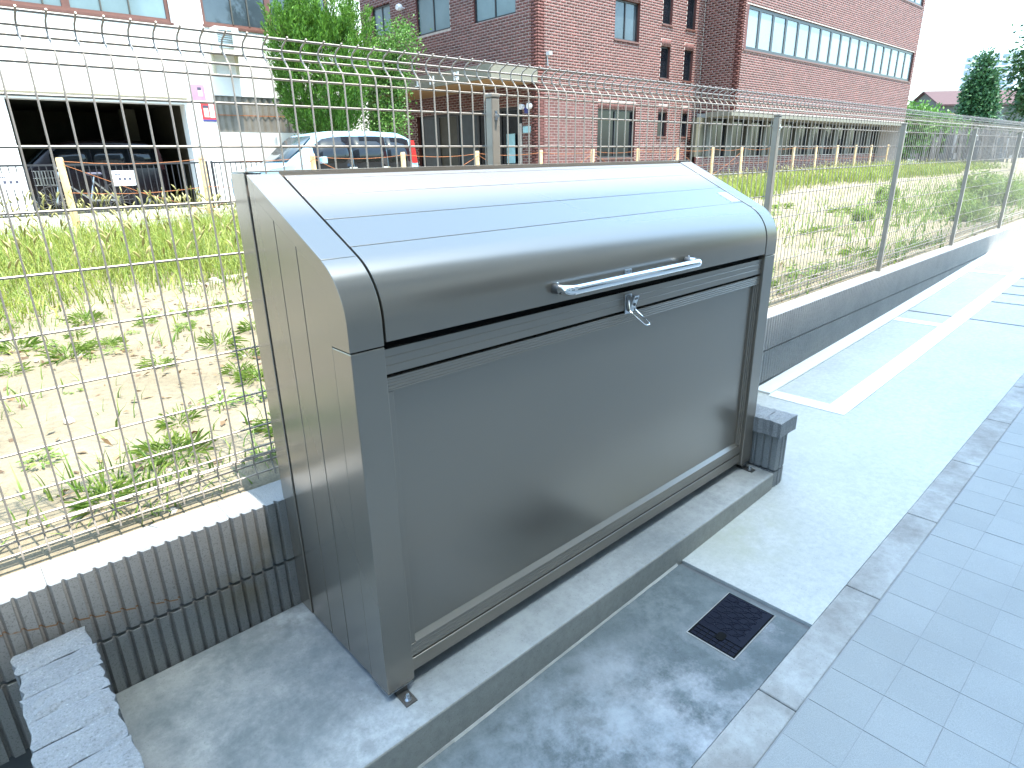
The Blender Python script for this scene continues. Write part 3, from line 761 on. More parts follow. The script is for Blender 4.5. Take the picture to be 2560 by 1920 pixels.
# wing: shaded return, window band, recessed ground floor
wallpart(bb, Tn, Y2+.001, YC, 2.66, HB, [], M['brickmortar'])
bricks(bb, Tn, brick_list(Y2+.012, YC-.01, 2.66, HB, []), 'return_brickwork')
opw = [(20.62, 37.2, 4.53, 5.82), (20.62, 37.2, 7.76, 9.0)]
wallpart(bb, Tw, X2, XE, 2.66, HB, opw, M['brickmortar'])
bricks(bb, Tw, brick_list(X2, XE, 2.70, HB, opw), 'wing_brickwork')
for o in opw:
    window(bb, Tw, o[0], o[1], o[2], o[3], 17, M['blackframe'], M['glass_band'], .10, .10, M['brownframe'], mull=.14)
b = MB(); b.box(X2-.3, XE+.1, Y2-.02, 11.5, 2.50, 2.66); b.build('fascia', M['beige'], bb)
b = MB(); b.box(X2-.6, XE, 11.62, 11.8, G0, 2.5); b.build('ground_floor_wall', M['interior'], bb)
wallpart(bb, Tr, X2-.6, XE, G0, 1.22, [], M['brickmortar'], .15, 'sill_wall')
bricks(bb, Tr, brick_list(X2-.6, XE, G0+.02, 1.22, []), 'sill_brickwork')
for i in range(13):
    u = X2-.1+i*1.38
    b = MB(); b.box(u, u+.34, -.1, .06, 1.222, 2.498, Tr); b.build('column', M['column'], bb)
    b = MB(); b.box(u+.36, u+.83, -.06, -.045, 1.23, 2.49, Tr); b.build('pane', M['glass_dark'], bb)
    b = MB(); b.box(u+.86, u+1.36, -.06, -.045, 1.23, 2.49, Tr); b.build('pane', M['glass_dark'], bb)
b = MB(); b.box(XC-.2, XE+.1, Y2+.3, 26, HB, HB+.25); b.build('roof', M['beige'], bb)
b = MB(); b.box(XE-.25, XE-.002, Y2+.01, 26, G0, HB-.001); b.build('end_wall', M['brickmortar'], bb)
# fittings on the brick building
wc = MB(); wc.box(12.86, 12.95, 11.84, 11.985, 3.86, 3.95); wc.tube([(12.905, 11.985, 3.90), (12.905, 11.95, 3.6)], .012, 6); wc.build('wall_camera', M['acwhite'], bb)
sl_ = MB(); sl_.box(XC-.03, XC-.009, 12.35, 12.5, 2.45, 2.62)
sp = sl_.build('security_light', M['blueprint'], bb)
for y in (12.22, 12.52):
    b = MB(); b.lathe([(.03, .02), (.075, -.02), (.075, -.12), (.05, -.13)], (XC-.05, y, 2.62), 'x', 14); b.build('lamp_head', M['clearlamp'], sp)
b = MB(); b.lathe([(.02, .0), (.02, -.1), (.09, -.12), (.11, -.2), (.08, -.28)], (XC, 18.05, 5.9), 'x', 14); b.build('globe_lamp', M['clearlamp'], bb)
b = MB(); b.box(XC-.02, XC-.01, 12.28, 12.58, 1.95, 2.12); b.build('name_plate', M['teal'], bb)
b = MB(); b.box(XC+.06, XC+.07, 13.0, 13.35, 1.15, 1.95); b.build('door_poster', M['teal'], bb)

# ---------------------------------------------------------------- white building
YW = 15.0
wb = thing('white_building', (4, 16, .3), 'white rendered two storey building with open garage and brown framed windows', 'building')
Ta = oriented((0, YW, 0), (1, 0, 0), (0, -1, 0))
opa = [(1.2, 4.42, .2, 2.54), (-1.2, 4.46, 4.15, 6.0), (5.12, 8.2, 4.19, 6.0), (5.08, 7.6, 1.97, 2.76)]
wallpart(wb, Ta, -6, 9.1, .2, 9.0, opa, M['white_wall'], .35)
b = MB(); b.box(8.75, 9.101, YW+.351, 26, .2, 9); b.build('side_wall', M['white_wall'], wb)
b = MB(); b.box(-6, 9.1, YW+.352, 26, 8.8, 9); b.build('roof', M['white_wall'], wb)
window(wb, Ta, -1.2, 4.46, 4.15, 6.0, 3, M['brownframe'], M['glass_pale'], .1, .07, M['brownframe'], .42, .14)
window(wb, Ta, 5.12, 8.2, 4.19, 6.0, 2, M['brownframe'], M['glass_mid'], .1, .07, M['brownframe'], None, .14)
for u in (5.80, 6.17, 7.2, 3.7, 3.18, 2.2, 1.7): 
    b = MB(); b.box(u-.012, u+.012, -.09, -.05, 4.23, 5.93, Ta); b.build('glazing_bar', M['column'], wb)
b = MB(); b.box(-6, 4.5, YW-.10, YW-.001, 2.66, 2.74); b.build('ledge', M['cream'], wb)
b = MB(); b.box(1.0, 4.9, YW+.36, 20.5, .19, .21); b.build('garage_floor', M['asphalt'], wb)
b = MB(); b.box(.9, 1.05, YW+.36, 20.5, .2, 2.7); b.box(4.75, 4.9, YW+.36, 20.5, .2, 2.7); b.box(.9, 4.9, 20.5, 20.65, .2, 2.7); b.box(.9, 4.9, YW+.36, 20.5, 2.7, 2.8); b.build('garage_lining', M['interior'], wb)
cb = MB(); pr_ = []
for i in range(34): u = 5.08+2.52*i/33; pr_.append((u, .02 if i % 2 else .045))
pr_ += [(7.6, -.01), (5.08, -.01)]
cb.extrude(pr_, 1.98, 2.75, lambda p, t: Ta(p[0], p[1]-.06, t)); cs = cb.build('corrugated_screen', M['corr'], wb)
b = MB(); b.box(5.08, 7.6, -.013, -.005, 2.34, 2.355, Ta); b.build('screen_rail', M['rust'], cs)
b = MB(); b.box(3.72, 4.05, 17.7, 17.9, .3, 2.6); b.build('garage_pillar', M['interior'], wb)
# air conditioner on its bracket
ac = thing('air_conditioner', (5.4, 14.7, 3.6), 'pale outdoor air conditioner unit on a wall bracket under the brown window', 'air conditioner')
b = MB(); b.box(5.20, 5.72, 14.62, 14.93, 3.66, 4.12); b.build('casing', M['acwhite'], ac, bevel=.01)
b = MB()
for i in range(9): b.box(5.24, 5.56, 14.600, 14.619, 3.70+.043*i, 3.715+.043*i)
b.build('grille', M['steel'], ac)
b = MB(); b.box(5.15, 5.78, 14.58, 14.998, 3.60, 3.655); b.box(5.16, 5.22, 14.95, 14.998, 3.2, 3.6); b.box(5.68, 5.74, 14.95, 14.998, 3.2, 3.6); b.build('bracket', M['cream'], ac)
# posters: generic campaign sheets
def poster(name, u0, u1, z0, z1, bgm, lab, shapes):
    t = thing(name, (u0, YW, z0), lab, 'poster')
    b = MB(); b.box(u0, u1, .002, .008, z0, z1, Ta); b.build('sheet', bgm, t)
    for nm, m, a, c, e, g in shapes:
        b = MB(); b.box(u0+(u1-u0)*a, u0+(u1-u0)*c, .0085, .0095+.002*len(nm)*.1, z0+(z1-z0)*e, z0+(z1-z0)*g, Ta); b.build(nm, m, t)
poster('wall_poster', 4.60, 4.90, 2.62, 2.96, M['pink'], 'pink sheet poster on the white pillar beside the garage', [('picture', M['skin'], .5, .8, .3, .7), ('dark_patch', M['ink'], .48, .75, .66, .84)])
poster('wall_poster', 4.76, 5.06, 2.20, 2.60, M['redprint'], 'red sheet poster on the white pillar below the pink one', [('picture', M['skin'], .15, .5, .22, .7), ('dark_patch', M['ink'], .12, .52, .70, .84), ('caption', M['signwhite'], .58, .92, .2, .92), ('stripe', M['blueprint'], 0, 1, 0, .1)])

# ---------------------------------------------------------------- picket railing in front of the white building
rail = thing('iron_railing', (2, 14, .3), 'black iron picket railing in front of the white building', 'railing')
rb = MB(); rb.box(0, .016, -.008, .008, .42, 1.29); rm = rb.mesh('picket', M['iron'])
for x0, x1 in ((-1.6, 4.35), (4.45, 6.4)):
    for z in (1.29, .40):
        b = MB(); b.box(x0, x1, 13.985, 14.015, z, z+.035); b.build('rail', M['iron'], rail)
    n = int((x1-x0)/.115)
    for i in range(n): inst('picket', rm, rail, (x0+.05+.115*i, 14, 0))
    for x in np.arange(x0, x1, 1.98):
        b = MB(); b.box(x-.02, x+.02, 13.98, 14.02, .25, 1.34); b.build('post', M['iron'], rail)
for x0, lab in ((2.47, 'white notice board hung on the black railing before the dark van'), (.62, 'white notice board on the black railing beside the garage corner')):
    t = thing('notice_board', (x0+.2, 13.95, .9), lab, 'sign')
    b = MB(); b.box(x0, x0+.42, 13.945, 13.965, .89, 1.18); b.build('board', M['signwhite'], t, bevel=.01)
    b = MB()
    for i in range(4): b.box(x0+.07+.025*i, x0+.088+.025*i, 13.941, 13.9445, 1.10, 1.13)
    for i in range(3): b.box(x0+.12+.09*i, x0+.165+.09*i, 13.941, 13.9445, 1.00, 1.05)
    for i in range(9): b.box(x0+.09+.03*i, x0+.108+.03*i, 13.941, 13.9445, .94, .952)
    b.build('lettering', M['ink'], t)

# ---------------------------------------------------------------- cars
def car(name, x0, yc, z0, L, wid, hgt, paint, roofpaint, label, lamp='redlamp', bd=0):
    t = thing(name, (x0+L/2, yc, z0), label, 'car')
    k = L/3.4; h = hgt/1.6
    st = [(0, .34, .70, .72, .52), (.05, .24, .78, .84, .60), (.35, .2, .86, .93, .66), (.62, .2, .93, .98, .69), (.95, .2, .95, 1.27, .70), (1.22, .2, .96, 1.52, .71),
          (1.6, .2, .96, 1.585, .715), (2.4, .2, .96, 1.6, .715), (3.05, .2, .96, 1.57, .71), (3.25, .22, .95, 1.50, .70), (3.36, .26, .93, 1.20, .68), (3.4, .34, .88, .94, .64)]
    st = [(a, z, bz-(bd if a >= .9 else 0), r_, w_) for a, z, bz, r_, w_ in st]
    vs = []; fs = []; nr = 14
    def ring(s):
        x, zb, zbelt, zr, hw = s; hw = hw*wid/1.42; tum = max(0, (zr-zbelt))*.13
        half = [(hw*.80, zb), (hw*.97, zb+.06), (hw, (zb+zbelt)/2), (hw*.985, zbelt), (hw-tum*.55, zbelt+(zr-zbelt)*.5), (hw-tum-.02, zr-(zr-zbelt)*.10-.01), (hw*.55, zr)]
        return [(x0+x*k, yc-a, z0+z*h) for a, z in half]+[(x0+x*k, yc+a, z0+z*h) for a, z in half[::-1]]
    for s in st: vs += ring(s)
    for i in range(len(st)-1):
        for j in range(nr): fs.append((i*nr+j, i*nr+(j+1) % nr, (i+1)*nr+(j+1) % nr, (i+1)*nr+j))
    fs += [tuple(range(nr)), tuple(range((len(st)-1)*nr, len(st)*nr))]
    b = MB(); b.add(vs, fs); body = b.build('body', paint, t, smooth=True)
    # roof skin
    b = MB(); q0 = [s for s in st if 1.2 <= s[0] <= 3.26]; rv = []
    for s in q0:
        rg = ring(s); rv += [tuple(Vector(p)+Vector((0, 0, .012))) for p in (rg[5], rg[6], rg[7], rg[8])]
    rf = [(i*4+j, i*4+j+1, (i+1)*4+j+1, (i+1)*4+j) for i in range(len(q0)-1) for j in range(3)]
    b.add(rv, rf); ro = b.build('roof', roofpaint, t, smooth=True); md = ro.modifiers.new('s', 'SOLIDIFY'); md.thickness = .03; md.offset = -1
    def lerp(x):
        for s, e in zip(st[:-1], st[1:]):
            if s[0] <= x <= e[0]:
                f = (x-s[0])/(e[0]-s[0]); return tuple(a+(c-a)*f for a, c in zip(s, e))
        return st[-1]
    for sgn in (-1, 1):
        for (xa, xb2) in ((1.13, 1.885), (1.90, 2.635), (2.65, 3.18)):
            pts = []
            for x in np.linspace(xa, xb2, 5):
                s = lerp(x); hw = s[4]*wid/1.42; tum = (s[3]-s[2])*.13
                zl, zh = s[2]+.03, s[3]-.10
                if x < 1.3: zh = min(zh, s[3]-.14)
                for z in (zl, (zl+zh)/2, zh):
                    f = (z-s[2])/max(.01, (s[3]-s[2])); a = hw*.985+(hw-.55*tum-hw*.985)*f/.5 if f <= .5 else hw-.55*tum-(.45*tum+.02)*(f-.5)/.4
                    pts.append((x0+x*k, yc+sgn*(a+.012), z0+z*h))
            g = [(i*3+j, i*3+j+1, (i+1)*3+j+1, (i+1)*3+j) for i in range(4) for j in range(2)]
            b = MB(); b.add(pts, g); o = b.build('side_window', M['glass_dark'], t, smooth=True); md = o.modifiers.new('s', 'SOLIDIFY'); md.thickness = .008; md.offset = 0
        for xw in (.55, 2.85):
            cx = x0+xw*k; cz = z0+.275*h; yy = yc+sgn*(wid/2-.09)
            wn = bpy.data.objects.new('wheel', None); put(wn, t, (cx, yy, cz))
            b = MB(); b.lathe([(.18, -.075), (.265, -.075), (.278, -.05), (.278, .05), (.265, .075), (.18, .075)], (cx, yy, cz), 'y', 28); b.build('tyre', M['tyre'], wn, smooth=True)
            b = MB(); b.lathe([(.181, -.04), (.185, sgn*.076), (.165, sgn*.078), (.16, sgn*.03), (.05, sgn*.03)], (cx, yy, cz), 'y', 28)
            for q_ in range(7):
                a = 2*math.pi*q_/7; d = Vector((math.cos(a), 0, math.sin(a))); n_ = Vector((-math.sin(a), 0, math.cos(a))); c = Vector((cx, yy+sgn*.06, cz))
                p = [c+d*.03-n_*.022, c+d*.17-n_*.014, c+d*.17+n_*.014, c+d*.03+n_*.022]
                b.hexa([tuple(v+Vector((0, -sgn*.02, 0))) for v in p]+[tuple(v+Vector((0, sgn*.012, 0))) for v in p])
            b.lathe([(.045, sgn*.03), (.045, sgn*.078), (.02, sgn*.08)], (cx, yy, cz), 'y', 14); b.build('rim', M['rim'], wn, smooth=True)
        yy = yc+sgn*(wid/2+.07)
        b = MB(); b.box(x0+1.18*k, x0+1.30*k, yy-.07, yy+.06, z0+.97*h, z0+1.10*h); b.build('mirror', roofpaint, t, bevel=.02)
        b = MB(); yb = yc+sgn*(wid/2-.055); b.hexa([(x0+3.22*k, yb-.03, z0+.95*h), (x0+3.34*k, yb-.03, z0+.95*h), (x0+3.34*k, yb+.03, z0+.95*h), (x0+3.22*k, yb+.03, z0+.95*h), (x0+3.20*k, yb-.05, z0+1.42*h), (x0+3.27*k, yb-.05, z0+1.42*h), (x0+3.27*k, yb+.01, z0+1.42*h), (x0+3.20*k, yb+.01, z0+1.42*h)])
        b.build('tail_lamp', M[lamp], t)
        b = MB(); b.box(x0+.0, x0+.16*k, yc+sgn*.42-.12, yc+sgn*.42+.12, z0+.66*h, z0+.80*h); b.build('headlight', M['clearlamp'], t, bevel=.02)
        for xh in (1.78, 2.5):
            b = MB(); ys_ = yc+sgn*(wid/2+.012); b.box(x0+xh*k, x0+(xh+.16)*k, ys_-.012, ys_+.012, z0+.86*h, z0+.89*h); b.build('door_handle', M['chrome'], t)
    def ws(xa, xb2, nm, nudge):
        sa, sb = lerp(xa), lerp(xb2); pts = []
        for f in (0, .5, 1):
            s = lerp(xa+(xb2-xa)*f); hw = s[4]*wid/1.42*(.80 if f < 1 else .70)
            pts += [(x0+s[0]*k+nudge[0], yc-hw, z0+(s[3]-.015*f)*h+nudge[1]), (x0+s[0]*k+nudge[0], yc+hw, z0+(s[3]-.015*f)*h+nudge[1])]
        b = MB(); b.add(pts, [(0, 1, 3, 2), (2, 3, 5, 4)]); o = b.build(nm, M['glass_mid'], t, smooth=True); md = o.modifiers.new('s', 'SOLIDIFY'); md.thickness = .008
    ws(.66, 1.20, 'windscreen', (-.010, .012)); ws(3.355, 3.26, 'rear_window', (.012, .004))
    return t
car('parked_car', 4.25, 11.9, .28, 3.75, 1.48, 1.58, M['skyblue'], M['skyblue'], 'pale blue boxy small car parked beyond the stakes under the tree', 'redlamp', .16)
car('parked_car', .70, 16.9, .22, 3.45, 1.48, 1.62, M['maroon'], M['maroon'], 'dark maroon boxy car parked inside the open garage', 'dimlamp')

# ---------------------------------------------------------------- bicycle
def bicycle(x, y, z):
    t = thing('bicycle', (x, y, z), 'silver bicycle with front basket leaning behind the black railing', 'bicycle')
    for cx in (x-.5, x+.55):
        b = MB(); b.tube([(cx+.31*math.cos(a), y, z+.33+.31*math.sin(a)) for a in np.linspace(0, 2*math.pi, 29)], .016, 6, False); w = b.build('wheel', M['tyre'], t)
        b = MB()
        for a in np.linspace(0, math.pi, 9)[:-1]: b.tube([(cx-.3*math.cos(a), y, z+.33-.3*math.sin(a)), (cx+.3*math.cos(a), y, z+.33+.3*math.sin(a))], .003, 4)
        b.build('spokes', M['steel'], w)
    b = MB()
    for p in ([(x-.5, y, z+.33), (x-.36, y, z+.9)], [(x-.38, y, z+.75), (x+.08, y, z+.36)], [(x+.08, y, z+.34), (x+.22, y, z+.8)], [(x+.08, y, z+.34), (x+.55, y, z+.33)], [(x+.55, y, z+.33), (x+.2, y, z+.7)]): b.tube(p, .017, 7)
    b.build('frame', M['steel'], t)
    b = MB(); b.tube([(x-.30, y-.28, z+.98), (x-.36, y-.2, z+1.0), (x-.40, y, z+.94), (x-.36, y+.2, z+1.0), (x-.30, y+.28, z+.98)], .014, 7); b.build('handlebar', M['chrome'], t)
    b = MB(); b.box(x+.10, x+.36, y-.08, y+.08, z+.82, z+.88); b.build('saddle', M['ink'], t, bevel=.03)
    b = MB()
    for i in range(7):
        f = i/6; b.box(x-.76+.3*f-.004, x-.76+.3*f+.004, y-.16, y-.152, z+.66, z+.92); b.box(x-.76+.3*f-.004, x-.76+.3*f+.004, y+.152, y+.16, z+.66, z+.92)
    for zz in (.66, .79, .92): b.box(x-.77, x-.45, y-.161, y-.151, z+zz, z+zz+.008); b.box(x-.77, x-.45, y+.151, y+.161, z+zz, z+zz+.008); b.box(x-.775, x-.765, y-.16, y+.16, z+zz, z+zz+.008)
    b.build('basket', M['steel'], t)
bicycle(2.05, 14.45, .28)

# ---------------------------------------------------------------- stakes and rusty wire
stk = MB(); stk.lathe([(.046, -.25), (.046, 1.05), (.038, 1.07)], (0, 0, 0), 'z', 12); stm = stk.mesh('timber_stake', M['stake'], True)
SP = []
for i in range(18):
    x = CAM.x+1.59+1.8*i; y = 9.52-.3*(1.8*i)/32+random.uniform(-.03, .03)
    SP.append(Vector((x, y, lz(x))))
    o = inst('timber_stake', stm, None, (x, y, lz(x)), (random.uniform(-.02, .02), random.uniform(-.025, .025), random.uniform(0, 6)))
    meta(o, 'raw pine stake in the row carrying rusty wires along the lot edge', 'stake', 'pine stakes along the lot edge')
for h, nm in ((1.02, 'top'), (.62, 'middle'), (.24, 'lowest')):
    b = MB(); pts = []
    for a, c in zip(SP[:-1], SP[1:]):
        for f in np.linspace(0, 1, 6)[:-1]:
            p = a.lerp(c, f); pts.append((p.x, p.y-.05, p.z+h-.05*4*f*(1-f)))
    pts.append((SP[-1].x, SP[-1].y-.05, SP[-1].z+h)); b.tube(pts, .0045, 5)
    b.build('rusty_wire', M['rust'], label='thin orange rusty wire strung %s along the pine stakes' % nm, cat='wire')
for i in range(10):
    a, c = SP[i], SP[i+1]; b = MB(); h0, h1 = ((.3, .98) if i % 2 else (.98, .25))
    b.tube([(a.x, a.y-.055, a.z+h0), ((a.x+c.x)/2, (a.y+c.y)/2-.055, (a.z+c.z)/2+(h0+h1)/2-.05), (c.x, c.y-.055, c.z+h1)], .0045, 5)
    b.build('rusty_wire', M['rust'], label='thin rusty wire running diagonally between two pine stakes', cat='wire', group='diagonal rusty wires between the stakes')

# ================================================================== PLANTS
def blades(P, H, Wd, lean, seg=3):
    """numpy grass: P (n,3) roots"""
    n = len(P); az = rng.uniform(0, 2*np.pi, n); fa = az+rng.normal(0, .4, n)+np.pi/2
    d = np.stack([np.cos(az), np.sin(az), np.zeros(n)], 1); s = np.stack([np.cos(fa), np.sin(fa), np.zeros(n)], 1)
    vs = []
    for i in range(seg+1):
        t = i/seg; c = P+d*(lean*H*t**1.8)[:, None]; c = c.copy(); c[:, 2] += H*(t-.35*(lean**2)*t*t)
        w = Wd*(1-t**1.6)*.5
        if i < seg: vs += [c-s*w[:, None], c+s*w[:, None]]
        else: vs += [c]
    V = np.stack(vs, 1).reshape(-1, 3); k = 2*seg+1; base = np.arange(n)[:, None]*k
    Q = np.concatenate([base+np.array([2*i, 2*i+1, 2*i+3, 2*i+2]) for i in range(seg-1)]); Tt = base+np.array([2*seg-2, 2*seg-1, 2*seg])
    return V, Q, Tt
def grass_obj(name, P, H, Wd, lean, mat, label, seg=3):
    V, Q, T = blades(P, H, Wd, lean, seg)
    o = bpy.data.objects.new(name, npmesh(name, V, [Q, T], mat)); put(o); meta(o, label, 'grass', kind='stuff'); return o
def field(n, x0, x1, y0, y1, keep):
    x = rng.uniform(x0, x1, n); y = rng.uniform(y0, y1, n); k = rng.uniform(0, 1, n) < keep(x, y); x, y = x[k], y[k]
    ix = np.clip(np.searchsorted(xs, x)-1, 0, nx-2); iy = np.clip(np.searchsorted(ys, y)-1, 0, ny-2)
    return np.stack([x, y, Z[ix, iy]-.01], 1)
def patch(x, y): return .5+.5*np.sin(1.7*x+.8*np.sin(2.1*y))*np.sin(1.3*y+1.1*np.sin(1.9*x))
P1 = field(46000, -2.2, 4.2, 2.6, 9.7, lambda x, y: np.clip((y-3.6-.6*np.sin(2.3*x))/1.6, .03, 1)*(.35+.65*patch(x, y)))
grass_obj('grass', P1, rng.uniform(.14, .42, len(P1))*np.clip((P1[:, 1]-2.6)/3, .35, 1.15), rng.uniform(.005, .012, len(P1)), rng.uniform(.2, 1.35, len(P1)), M['grass'], 'thick green wild grass in the lot before the white building')
P2 = field(52000, 7.5, 34, 4.6, 9.6, lambda x, y: np.clip((y-5.4-.5*np.sin(.9*x))/.9, 0, 1)*(.35+.65*patch(x, y)))
grass_obj('grass', P2, rng.uniform(.18, .45, len(P2)), rng.uniform(.008, .02, len(P2)), rng.uniform(.2, .8, len(P2)), M['grass'], 'band of green wild grass before the brick building')
P2b = field(6000, 4.2, 7.5, 4.4, 9.6, lambda x, y: np.clip((y-4.8)/1.2, 0, 1)*(.3+.5*patch(x, y)))
P3 = field(15000, -1.6, 6, .62, 4.4, lambda x, y: .06+.55*(patch(2.2*x+4, 2.2*y) > .80)+.85*(y < .82)*(patch(3*x, 1) > .35))
P5 = field(3600, -1.3, 3.2, .62, 1.0, lambda x, y: np.clip(1.2-(y-.62)/.4, 0, 1)*(.25+.75*(patch(2.6*x+1, 3*y) > .42)))
Pm = np.concatenate([P2b, P3, P5])
grass_obj('grass', Pm, rng.uniform(.03, .15, len(Pm)), rng.uniform(.004, .009, len(Pm)), rng.uniform(.3, 1.0, len(Pm)), M['weed'], 'sparse short grass sprouting on the bare soil by the wall')
P4 = field(16000, 3.5, 24, .62, 4.5, lambda x, y: np.clip((x-5.5)/4, 0, 1)*(.25+.6*(patch(x*1.3, y*1.6) > .55))*np.clip((3.6-y)/1.5, .12, 1)+.6*(y < .9)*(x < 7))
grass_obj('grass', P4, rng.uniform(.08, .42, len(P4))*np.clip((P4[:, 0]-2)/6, .3, 1), rng.uniform(.007, .016, len(P4)), rng.uniform(.3, .9, len(P4)), M['weed'], 'weedy grass growing along the far end of the mesh fence')
# foxtail seed heads over the grass
def foxtails(P, h, name, label):
    Vs, Qs, o0 = [], [], 0
    for p, hh in zip(P, h):
        az = rng.uniform(0, 6.28); d = np.array([math.cos(az), math.sin(az), 0]); le = rng.uniform(.1, .35)
        path = [p+d*le*hh*t**2+np.array([0, 0, hh*t*(1-.1*le)]) for t in (0, .35, .7, .82)]
        tip = path[-1]; L = rng.uniform(.06, .11)
        for t in (.15, .4, .75, 1): path.append(tip+d*L*(t*.25+.3*t*t)+np.array([0, 0, L*(t*.95-.15*t*t)]))
        r = [.0012, .0012, .0011, .003, .0085, .0105, .008, .001]
        path = np.array(path); n = 5; s = np.cross(d, [0, 0, 1.0])
        for i in range(len(path)):
            tg = path[min(i+1, 7)]-path[max(i-1, 0)]; tg = tg/np.linalg.norm(tg); b_ = np.cross(tg, s)
            for k in range(n): Vs.append(path[i]+(s*math.cos(6.283*k/n)+b_*math.sin(6.283*k/n))*r[i])
        for i in range(7):
            for k in range(n): Qs.append((o0+i*n+k, o0+i*n+(k+1) % n, o0+(i+1)*n+(k+1) % n, o0+(i+1)*n+k))
        o0 += 8*n
    o = bpy.data.objects.new(name, npmesh(name, np.array(Vs), [np.array(Qs)], M['foxtail'], True)); put(o); meta(o, label, 'grass', kind='stuff')
PF = field(1500, -1.6, 4.0, 4.6, 9.5, lambda x, y: .2+.3*patch(x, y)+.35*(y > 7.2)); foxtails(PF, rng.uniform(.30, .60, len(PF))*np.where((PF[:, 1] > 7) & (PF[:, 0] < 2.6), 1.3, 1), 'foxtail_grass', 'pale foxtail seed heads above the grass before the white building')
PF = field(700, 9.5, 30, 5.6, 9.4, lambda x, y: .5+.4*patch(x, y)); foxtails(PF, rng.uniform(.35, .6, len(PF)), 'foxtail_grass', 'pale foxtail seed heads above the grass before the brick building')
# leafy weed tufts as things
def leaf_cluster(n, rad, hgt, ll, lw, mat, name, up_=.5):
    Vs, Fs = [], []
    for i in range(n):
        a = rng.uniform(0, 6.283); r = rad*math.sqrt(rng.uniform(0, 1)); z = hgt*rng.uniform(.05, 1)*(1-.5*r/rad)
        c = np.array([r*math.cos(a)*.6, r*math.sin(a)*.6, z]); d = np.array([math.cos(a)+rng.normal(0, .4), math.sin(a)+rng.normal(0, .4), rng.uniform(-.1, up_*2)]); d /= np.linalg.norm(d)
        s = np.cross(d, [0, 0, 1.0]); s /= np.linalg.norm(s)+1e-9; L = ll*rng.uniform(.6, 1.2); w = lw*rng.uniform(.7, 1.2); dn = np.array([0, 0, -.25*L])
        b0 = len(Vs); Vs += [c, c+d*L*.35+s*w/2, c+d*L*.75+s*w*.35+dn*.4, c+d*L+dn, c+d*L*.75-s*w*.35+dn*.4, c+d*L*.35-s*w/2]; Fs += [(b0, b0+1, b0+2, b0+3), (b0, b0+3, b0+4, b0+5)]
    for i in range(max(3, n//14)):
        a = rng.uniform(0, 6.283); e = np.array([rad*.5*math.cos(a), rad*.5*math.sin(a), hgt*.8]); b0 = len(Vs)
        Vs += [np.array([-.002, 0, -.03]), np.array([.002, 0, -.03]), e+np.array([.001, 0, 0]), e-np.array([.001, 0, 0])]; Fs.append((b0, b0+1, b0+2, b0+3))
    return npmesh(name, np.array(Vs), [np.array(Fs)], mat)
wm = [leaf_cluster(70, .12, .06, .07, .006, M['weed'], 'weed_tuft', .5), leaf_cluster(60, .11, .07, .04, .012, M['weed'], 'weed_tuft', .3), leaf_cluster(90, .15, .08, .10, .006, M['weed'], 'weed_tuft', .8)]
spots = [(0, 2.76), (.20, 3.03), (.34, 1.76), (-.41, 2.53), (-.46, 1.22), (-.17, 1.0), (-.37, .74), (.05, .72), (-.05, 1.25), (.18, .92), (.25, 1.3), (.45, 2.3), (.62, 3.3), (-.25, 2.0), (.75, 2.6), (.1, 2.1), (-.62, .8), (.3, .70)]
spots += [(4.2, 1.2), (5.0, 2.6), (5.6, 1.0), (6.2, 3.2), (4.6, .9), (7.4, 2.2), (8.4, 1.6), (9.0, 3.4), (6.9, .95), (3.3, 1.0), (10.5, 2.4), (11.0, 1.2)]
for i in range(46): spots.append((random.uniform(-.9, 1.3), random.uniform(.66, 3.9)))
for i in range(24): spots.append((random.uniform(3.0, 11), random.uniform(.7, 5)))
for i, (x, y) in enumerate(spots):
    s = random.uniform(.45, .85)*(1 if x < 3 else 1.7)
    o = inst('weed_tuft', wm[i % 3], None, (x, y, soilz(x, y)-.005), (0, 0, random.uniform(0, 6)), (s, s, s))
    meta(o, 'small green weed tuft growing alone on the pale bare soil', 'weed', 'weed tufts scattered over the bare soil')
bw = leaf_cluster(900, .5, .55, .10, .03, M['weed'], 'leafy_weed', .6)
for x, y, s in ((9.6, 1.05, .55), (10.6, 1.4, .7), (12.0, 1.2, .85), (13.4, 1.6, .9), (8.9, 2.1, .4), (12.6, 3.0, .6), (15.2, 2.2, 1.0), (11.3, 2.6, .5)):
    o = inst('leafy_weed', bw, None, (x, y, soilz(x, y)-.01), (0, 0, random.uniform(0, 6)), (s, s, s)); meta(o, 'knee high leafy weed bush behind the far fence panels', 'weed', 'leafy weed bushes behind the fence')
# dry leaves and straw on the soil
def litter(n, x0, x1, y0, y1):
    P = field(n, x0, x1, y0, y1, lambda x, y: .25+.75*(patch(2.7*x+1, 2.3*y) > .55)); P[:, 2] += .014; m = len(P)
    D = rng.normal(0, 1, (m, 3)); D[:, 2] *= .25; D /= np.linalg.norm(D, axis=1)[:, None]
    L = rng.uniform(.02, .06, m)[:, None]; w = rng.uniform(.008, .024, m)[:, None]; s = np.cross(D, np.array([0, 0, 1.0])+rng.normal(0, .3, (m, 3))); s /= np.linalg.norm(s, axis=1)[:, None]
    return np.stack([P, P+D*L*.5+s*w*.5+np.array([0, 0, .006]), P+D*L, P+D*L*.5-s*w*.5], 1).reshape(-1, 3)
LV = np.concatenate([litter(2600, -1.2, 2.6, .62, 4.6), litter(1500, 2.6, 12, .62, 5)])
o = bpy.data.objects.new('leaf_litter', npmesh('leaf_litter', LV, [np.arange(len(LV)).reshape(-1, 4)], leafmat('dry_leaf', (.10, .06, .03), (.30, .20, .10), .2))); put(o); meta(o, 'dry brown leaves and straw lying on the bare soil', 'leaf litter', kind='stuff')
